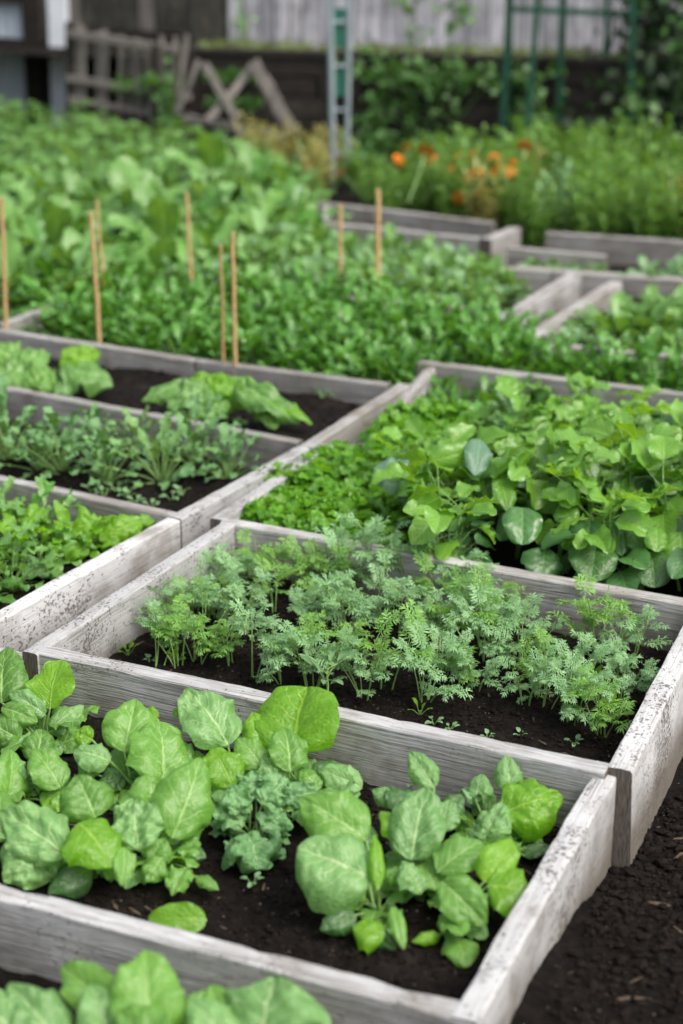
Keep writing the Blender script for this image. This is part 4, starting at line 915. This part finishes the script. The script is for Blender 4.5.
# --- third left bed: wilted lettuce
GL = 'wilted lettuces in the farther left planter'
oo = dict(puck=.04, wave=.12, bulge=.25, curl=.5)
hand_plant('lettuce_plant', 'wilted lettuce with a big quilted leaf drooping to the soil near the left stake', (75, 392), .15, [
    (62, 368, 112, 388, 44, 1, .03, oo), (60, 366, 100, 352, 30, 2, .02, oo), (45, 366, 20, 352, 34, 1, .03, oo), (30, 372, -8, 378, 46, 1, .03, oo), (20, 362, -10, 348, 34, 0, .01, oo), (55, 380, 70, 395, 26, 3, .02, oo), (50, 372, 26, 388, 40, 0, .04, oo)], GL, ['spinach', 'turnip', 'lime', 'savoy'], .22, 3, 0, 50)
hand_plant('lettuce_plant', 'wilted lettuce flopped flat across the soil below the paired stakes', (215, 420), .15, [
    (215, 388, 168, 410, 40, 1, .02, oo), (205, 380, 238, 395, 34, 2, .03, oo), (235, 388, 300, 424, 34, 1, .03, oo), (225, 385, 262, 400, 34, 0, .02, oo), (200, 385, 142, 402, 26, 1, .01, oo), (215, 400, 190, 418, 36, 1, .02, oo), (250, 400, 312, 425, 24, 2, .02, oo), (210, 395, 222, 418, 34, 0, .01, oo), (262, 400, 275, 430, 26, 0, .01, oo), (190, 390, 215, 376, 26, 2, .01, oo)], GL, ['spinach', 'turnip', 'lime', 'savoy'], .22, 3, 0, 51)
for x, y in ((315, 392), (322, 397)):
    p = on_z(x, y, .145); place('seedling', wd[1], tuple(p), 1, 1.5, 'tiny seedling on bare soil at the right end of the wilted lettuce planter', 'seedling', 'tiny seedlings in the wilted lettuce planter')

# --- dense rocket rows behind
rng = np.random.default_rng(26)
rk = [one(k_bunch(26, .085, .032, .14, 'lobed', (.5, 1.5), wave=.16, puck=.0, nu=17, nv=5, droop=.6), [MT['rocket'], MT['stem']], 'rocket_plant') for _ in range(5)]
rk2 = [one(k_bunch(12, .10, .055, .09, 'ovate', (.3, 1.3), wave=.07, puck=.0, nu=9, nv=5), [MT['turnip'], MT['stem']], 'turnip_plant') for _ in range(4)]
poly = [(-1.05, 5.93), (-.35, 5.50), (.20, 5.24), (.36, 5.48), (1.45, 5.02), (1.55, 5.22), (.62, 5.50), (.50, 5.92), (.05, 6.10), (-.05, 6.3), (-1.0, 6.65)]
for i, p in enumerate(scatter(poly, 270, .05)):
    place1('rocket_plant', rk[i % 5], (p[0], p[1], .02), rng.uniform(0, 6.28), rng.uniform(.9, 1.25), 'dark green rocket plant packed into the dense row behind the wilted lettuce planter', 'plant', 'rocket plants in the dense row', rng.uniform(-.15, .15))
# --- pale rows in the far middle planter and far right planter
plm = [one(k_bunch(20, .065, .042, .06, 'oak', (.2, 1.35), wave=.12, puck=.0, nu=12, nv=5), [MT[['pale', 'turnip'][i % 2]], MT['stem']], 'turnip_plant') for i in range(4)]
for i, p in enumerate(scatter([(-.9, 6.5), (-.1, 6.25), (.44, 6.08), (.48, 6.15), (.66, 6.48), (.45, 6.85), (-.2, 7.2), (-.5, 6.9)], 140, .07)):
    place1('turnip_plant', plm[i % 4], (p[0], p[1], .12), rng.uniform(0, 6.28), rng.uniform(.85, 1.25), 'pale leafy turnip plant in the close rows of the far middle planter', 'plant', 'turnip plants in the far middle planter')
for i, p in enumerate(scatter([(.72, 5.64), (1.5, 5.38), (1.6, 5.8), (1.3, 5.85), (1.0, 6.15), (.92, 6.1)], 36, .085)):
    place1('turnip_plant', (plm+rk2)[i % 8], (p[0], p[1], .12), rng.uniform(0, 6.28), rng.uniform(.75, 1.15), 'upright pale green turnip plant in the far right planter', 'plant', 'turnip plants in the far right planter')
for i, p in enumerate(scatter([(1.08, 6.5), (1.7, 6.32), (1.75, 6.5), (1.12, 6.68)], 16, .08)):
    place1('radish_plant', plm[i % 4], (p[0], p[1], .12), rng.uniform(0, 6.28), rng.uniform(.8, 1.1), 'small leafy radish plant under the tall border at the right edge', 'plant', 'radish plants in the farthest right planter')
for i, p in enumerate(scatter([(.68, 6.72), (.95, 6.62), (1.0, 6.85), (.75, 6.98)], 14, .06)):
    place1('radish_seedling', plm[i % 4], (p[0], p[1], .12), rng.uniform(0, 6.28), .45, 'tiny pale radish seedling in dark soil left of the radish plants', 'seedling', 'radish seedlings in the farthest right planter')
# --- big broad-leaved crop at the left
rng = np.random.default_rng(27)
bigm = [one(k_bunch((14, 20, 16)[i % 3], (.20, .12, .16)[i % 3], (.12, .07, .09)[i % 3], .19, ('ovate', 'oak', 'lobed')[i % 3], (.35, 1.45), wave=.12, puck=.01, nu=14, nv=7, r=.003, droop=.6), [MT[['turnip', 'rocket', 'savoy', 'turnip', 'spinach', 'turnip'][i]], MT['stem']], 'cabbage_plant') for i in range(6)]
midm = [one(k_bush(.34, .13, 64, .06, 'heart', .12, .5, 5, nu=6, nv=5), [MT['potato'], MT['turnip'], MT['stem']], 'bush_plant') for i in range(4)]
for i, p in enumerate(scatter([(-1.9, 6.5), (-1.1, 6.1), (-.55, 6.5), (-.30, 7.0), (-.10, 7.4), (-.12, 8.2), (-1.9, 8.3)], 105, .125)):
    place1('turnip_plant', bigm[i % 6], (p[0], p[1], .02), rng.uniform(0, 6.28), rng.uniform(.8, 1.15), 'tall broad-leaved turnip plant in the crowded crop behind the stakes', 'plant', 'broad-leaved crop on the left', rng.uniform(-.15, .15))
for i, p in enumerate(scatter([(-2.6, 8.3), (-.15, 8.2), (-.25, 8.7), (-.7, 9.35), (-1.4, 10.1), (-2.6, 10.6)], 85, .17)):
    place1('potato_plant', midm[i % 4], (p[0], p[1], .0), rng.uniform(0, 6.28), rng.uniform(.75, 1.0), 'bushy dark potato plant growing in front of the picket fence', 'plant', 'potato plants before the picket fence')
# --- border of tall feathery plants with marigolds
rng = np.random.default_rng(28)
tu = [one(k_tuft(.46, 16, .055, .15), [MT['flowergreen'], MT['stem']], 'border_plant') for _ in range(4)]
tp = [one(k_tuft(.42, 14, .06, .15), [MT['dry'] if i else MT['pale'], MT['stem']], 'border_plant') for i in range(2)]
for i, p in enumerate(scatter([(.30, 8.1), (.75, 7.6), (1.2, 7.42), (2.2, 7.2), (2.4, 8.8), (.45, 8.9)], 95, .13)):
    place1('border_plant', tu[i % 4] if i % 9 else tp[1 if i % 2 else 0], (p[0], p[1], .0), rng.uniform(0, 6.28), rng.uniform(.66, .98), 'tall feathery yellow-green plant in the flower border along the dark wall', 'plant', 'feathery border plants')
for i, p in enumerate(scatter([(-.22, 8.6), (-.05, 8.6), (0, 9.3), (-.55, 9.5)], 8, .12)):
    place1('dry_plant', tp[1], (p[0], p[1], 0), rng.uniform(0, 6.28), .75, 'yellowed fading plant at the foot of the metal ladder', 'plant', 'fading plants by the ladder')
for i, p in enumerate(scatter([(.05, 8.2), (.28, 8.0), (.35, 8.9), (.05, 9.0)], 6, .12)):
    place1('border_plant', tu[i % 4], (p[0], p[1], 0), rng.uniform(0, 6.28), .6, 'shorter feathery plant just right of the metal ladder', 'plant', 'feathery border plants beside the ladder')
def flower():
    m = M()
    for ring, (k, r, z) in enumerate(((11, .030, 0), (9, .022, .006), (7, .013, .012))):
        for j in range(k):
            a = j*6.283/k+ring*.3+rng.uniform(-.1, .1); d = np.array([math.cos(a), math.sin(a), 0]); s = np.array([-d[1], d[0], 0])*r*.33
            m.add([d*r*.2+[0, 0, z], d*r*.75-s+[0, 0, z+.004], d*r+[0, 0, z-.002], d*r*.75+s+[0, 0, z+.004]], [[0, 1, 2, 3]])
    st = M(); tube(st, [(0, 0, 0), (0, 0, -.1), (.01, 0, -.2)], .003, .003, 5); m.merge(st, mi=1); return m
fm_ = flower().mesh('marigold', [MT['petal'], MT['stem']])
for i, (x, y) in enumerate(((402, 138), (420, 147), (449, 162), (452, 170), (448, 178), (456, 175), (462, 150), (474, 148), (471, 151), (490, 150), (504, 156), (524, 141), (503, 158), (534, 162), (430, 155), (602, 183), (444, 157), (515, 158), (480, 165), (455, 182), (345, 160), (398, 150), (493, 168))):
    p = on_y(x+rng.uniform(-8, 8), y+8+rng.uniform(-6, 8), 7.9+.7*rng.random()); 
    place1('marigold', fm_, tuple(p), rng.uniform(0, 6), rng.uniform(.9, 1.5), 'lone orange marigold left of the others before the dark wall' if i == 0 else 'orange marigold bloom among feathery plants under the green trellis', 'flower', 'orange marigolds', rng.uniform(.5, 1.0))

# --- plants on and above the wall
rng = np.random.default_rng(29)
def leafcloud(n, fn, size, rnd=1.0, mat='vine', name='leaves', parent=None, off=(0, 0, 0)):
    m = M()
    for i in range(n):
        c = np.array(fn())-np.array(off); d = nrm(rng.normal(0, 1, 3)); n_ = nrm(np.array([0, -.6, .6])+rng.normal(0, .6, 3)); S = nrm(np.cross(d, n_)); L = size*rng.uniform(.6, 1.3); r_ = rng.random()
        m.add([c, c+d*L*.4-S*L*.38+n_*L*.08, c+d*L, c+d*L*.4+S*L*.38+n_*L*.08], [[0, 1, 2, 3]], A=[[0, 0, r_], [.5, -.6, r_], [1, 0, r_], [.5, .6, r_]])
    return m
def climber(name, label, cat, group, boxes, mat, size, root, stemtops):
    """boxes: (s, z, ds, dz, n) blobs along the wall"""
    e = empty(name, root); tag(e, label, cat, group); M_ = M()
    for (s, o, z, ds, dz, n) in boxes:
        M_.merge(leafcloud(n, lambda: (lambda q: (q[0], q[1]+rng.normal(0, .05), q[2]))(wp(s+rng.normal(0, ds), o, z+rng.normal(0, dz))), size, off=root))
    M_.build('leaves', MT[mat], e)
    st = M(); r0 = np.array(root)
    for (s, o, z) in stemtops: 
        q = np.array(wp(s, o, z))-r0; tube(st, [(0, 0, 0), q*.5+[.03, 0, 0], q], .007, .003, 5)
    st.build('stems', MT['stemdark'], e)
climber('climbing_vine', 'leafy climbing vine spilling over the dark wall left of the trellis', 'vine', None,
        [(1.15, -.1, .48, .12, .05, 130), (1.4, -.1, .42, .13, .07, 120), (1.65, -.1, .48, .2, .04, 130), (1.1, -.12, .25, .05, .1, 70), (1.0, -.14, .08, .06, .08, 90), (1.35, -.12, .2, .10, .06, 40), (1.9, -.1, .30, .06, .12, 60), (1.2, .1, .85, .05, .05, 26), (1.5, .1, .78, .04, .09, 36), (1.25, .1, .66, .04, .02, 14), (1.95, -.12, .15, .06, .1, 90)], 'vine', .055, wp(1.3, -.1, 0), [(1.2, 0, .85), (1.5, 0, .8), (1.1, -.1, .5), (1.7, -.1, .45), (1.9, -.1, .3)])
climber('dark_shrub', 'dense dark shrub filling the upper right corner over the wall', 'shrub', None,
        [(2.85, .0, .75, .22, .25, 1700), (2.50, .1, .85, .08, .20, 600), (2.8, -.15, .35, .22, .16, 900), (3.2, -.1, .5, .25, .3, 1300), (2.4, -.1, .15, .2, .1, 260)], 'shrub', .06, wp(3.0, -.15, 0), [(2.9, 0, .9), (3.2, 0, .9), (2.7, 0, .6), (3.4, 0, .7)])
climber('climbing_vine', 'sparse mid-green climber with brighter leaves on the right of the trellis', 'vine', None,
        [(2.75, -.3, .75, .10, .12, 22), (2.95, -.3, .62, .12, .08, 18), (2.5, -.3, .42, .05, .04, 24), (2.45, -.3, .22, .04, .1, 36), (3.0, -.3, .2, .08, .12, 45), (3.2, -.3, .9, .1, .1, 30)], 'vine', .06, wp(2.6, -.3, 0), [(2.75, -.3, .8), (2.5, -.3, .45), (3.0, -.3, .6), (3.0, -.3, .3)])
climber('climbing_vine', 'small pale climber at the foot of the left trellis upright', 'vine', None, [(1.98, -.5, .22, .03, .12, 70), (2.1, -.45, .1, .1, .06, 60)], 'vine', .045, wp(2.0, -.5, 0), [(1.98, -.5, .35)])
climber('fence_weed', 'bright weed growing through the right end of the picket fence', 'plant', None, [(-.05, -.25, .30, .03, .09, 60), (-.25, -.2, .38, .06, .03, 40), (-.1, -.25, .42, .03, .03, 22)], 'vine', .05, wp(-.05, -.25, 0), [(-.05, -.25, .4)])
climber('fence_weed', 'small green plant standing above the wall left of the ladder', 'plant', None, [(.22, .3, .68, .02, .06, 40)], 'pale', .045, wp(.22, .3, .5), [(.22, .3, .78)])
# moss and grass strip on the wall top (uncountable)
m = leafcloud(2300, lambda: wp(rng.uniform(.02, 4.2), rng.uniform(-.03, .30), .57+abs(rng.normal(0, .010))), .026)
o = m.build('grass', leaf_mat('moss_grass', (.05, .085, .015), (.12, .17, .035), rough=.6, veins=False)); tag(o, 'mossy grass fringe along the top of the dark wall', None, None, 'stuff')
m = leafcloud(700, lambda: px_at(rng.uniform(205, 262), rng.uniform(72, 80) if rng.random() < .5 else rng.uniform(100, 108), 10.18), .03)
o = m.build('moss', MT['vine']); tag(o, 'moss patches on the ledges of the dark wall behind the broken trestle', None, None, 'stuff')
# low weeds on the ground at the back
m = M(); 
for i, p in enumerate(scatter([(-.6, 9.0), (2.4, 8.8), (2.6, 9.6), (-.6, 10.1)], 120, .05)):
    m.merge(ar[i % 5][0], (p[0], p[1], .0), rng.uniform(0, 6.28), rng.uniform(.9, 1.5), dr=rng.random())
o = m.build('weeds', MT['potato']); tag(o, 'tangle of low weeds on the ground at the foot of the dark wall', None, None, 'stuff')
# ============================================================ CAMERA, LIGHT
cam = bpy.data.cameras.new('camera'); co = bpy.data.objects.new('camera', cam); COL.objects.link(co)
co.location = (0, 0, H); co.rotation_euler = (math.pi/2-PITCH, 0, 0)
cam.sensor_fit = 'VERTICAL'; cam.sensor_height = 36; cam.lens = F/1024*36; cam.clip_end = 500; cam.clip_start = .05
cam.dof.use_dof = True; cam.dof.focus_distance = 3.55; cam.dof.aperture_fstop = 2.1
sc.camera = co
w = bpy.data.worlds.new('World'); sc.world = w; w.use_nodes = True; nt = w.node_tree
sky = nt.nodes.new('ShaderNodeTexSky'); sky.sky_type = 'NISHITA'; sky.sun_disc = False
SUN_EL, SUN_AZ = R(55), R(125)     # azimuth measured from +Y towards +X
sky.sun_elevation = SUN_EL; sky.sun_rotation = SUN_AZ; sky.air_density = 1.0; sky.dust_density = 7.0; sky.ozone_density = .6
hs = nt.nodes.new('ShaderNodeHueSaturation'); hs.inputs['Saturation'].default_value = .6; nt.links.new(sky.outputs[0], hs.inputs['Color'])
nt.links.new(hs.outputs[0], nt.nodes['Background'].inputs[0]); nt.nodes['Background'].inputs[1].default_value = .15
sl = bpy.data.lights.new('sun', 'SUN'); sl.energy = .8; sl.angle = R(25); sl.color = (1, .985, .96)
so = bpy.data.objects.new('sun', sl); COL.objects.link(so)
d = Vector((math.sin(SUN_AZ)*math.cos(SUN_EL), math.cos(SUN_AZ)*math.cos(SUN_EL), math.sin(SUN_EL)))
so.rotation_euler = d.to_track_quat('Z', 'Y').to_euler()
sc.view_settings.view_transform = 'Standard'; sc.view_settings.look = 'None'; sc.view_settings.gamma = 1; sc.view_settings.use_curve_mapping = False
sc.view_settings.exposure = .80
sc.render.engine = 'CYCLES'; sc.cycles.max_bounces = 6; sc.cycles.diffuse_bounces = 2; sc.cycles.transmission_bounces = 3; sc.cycles.use_denoising = True
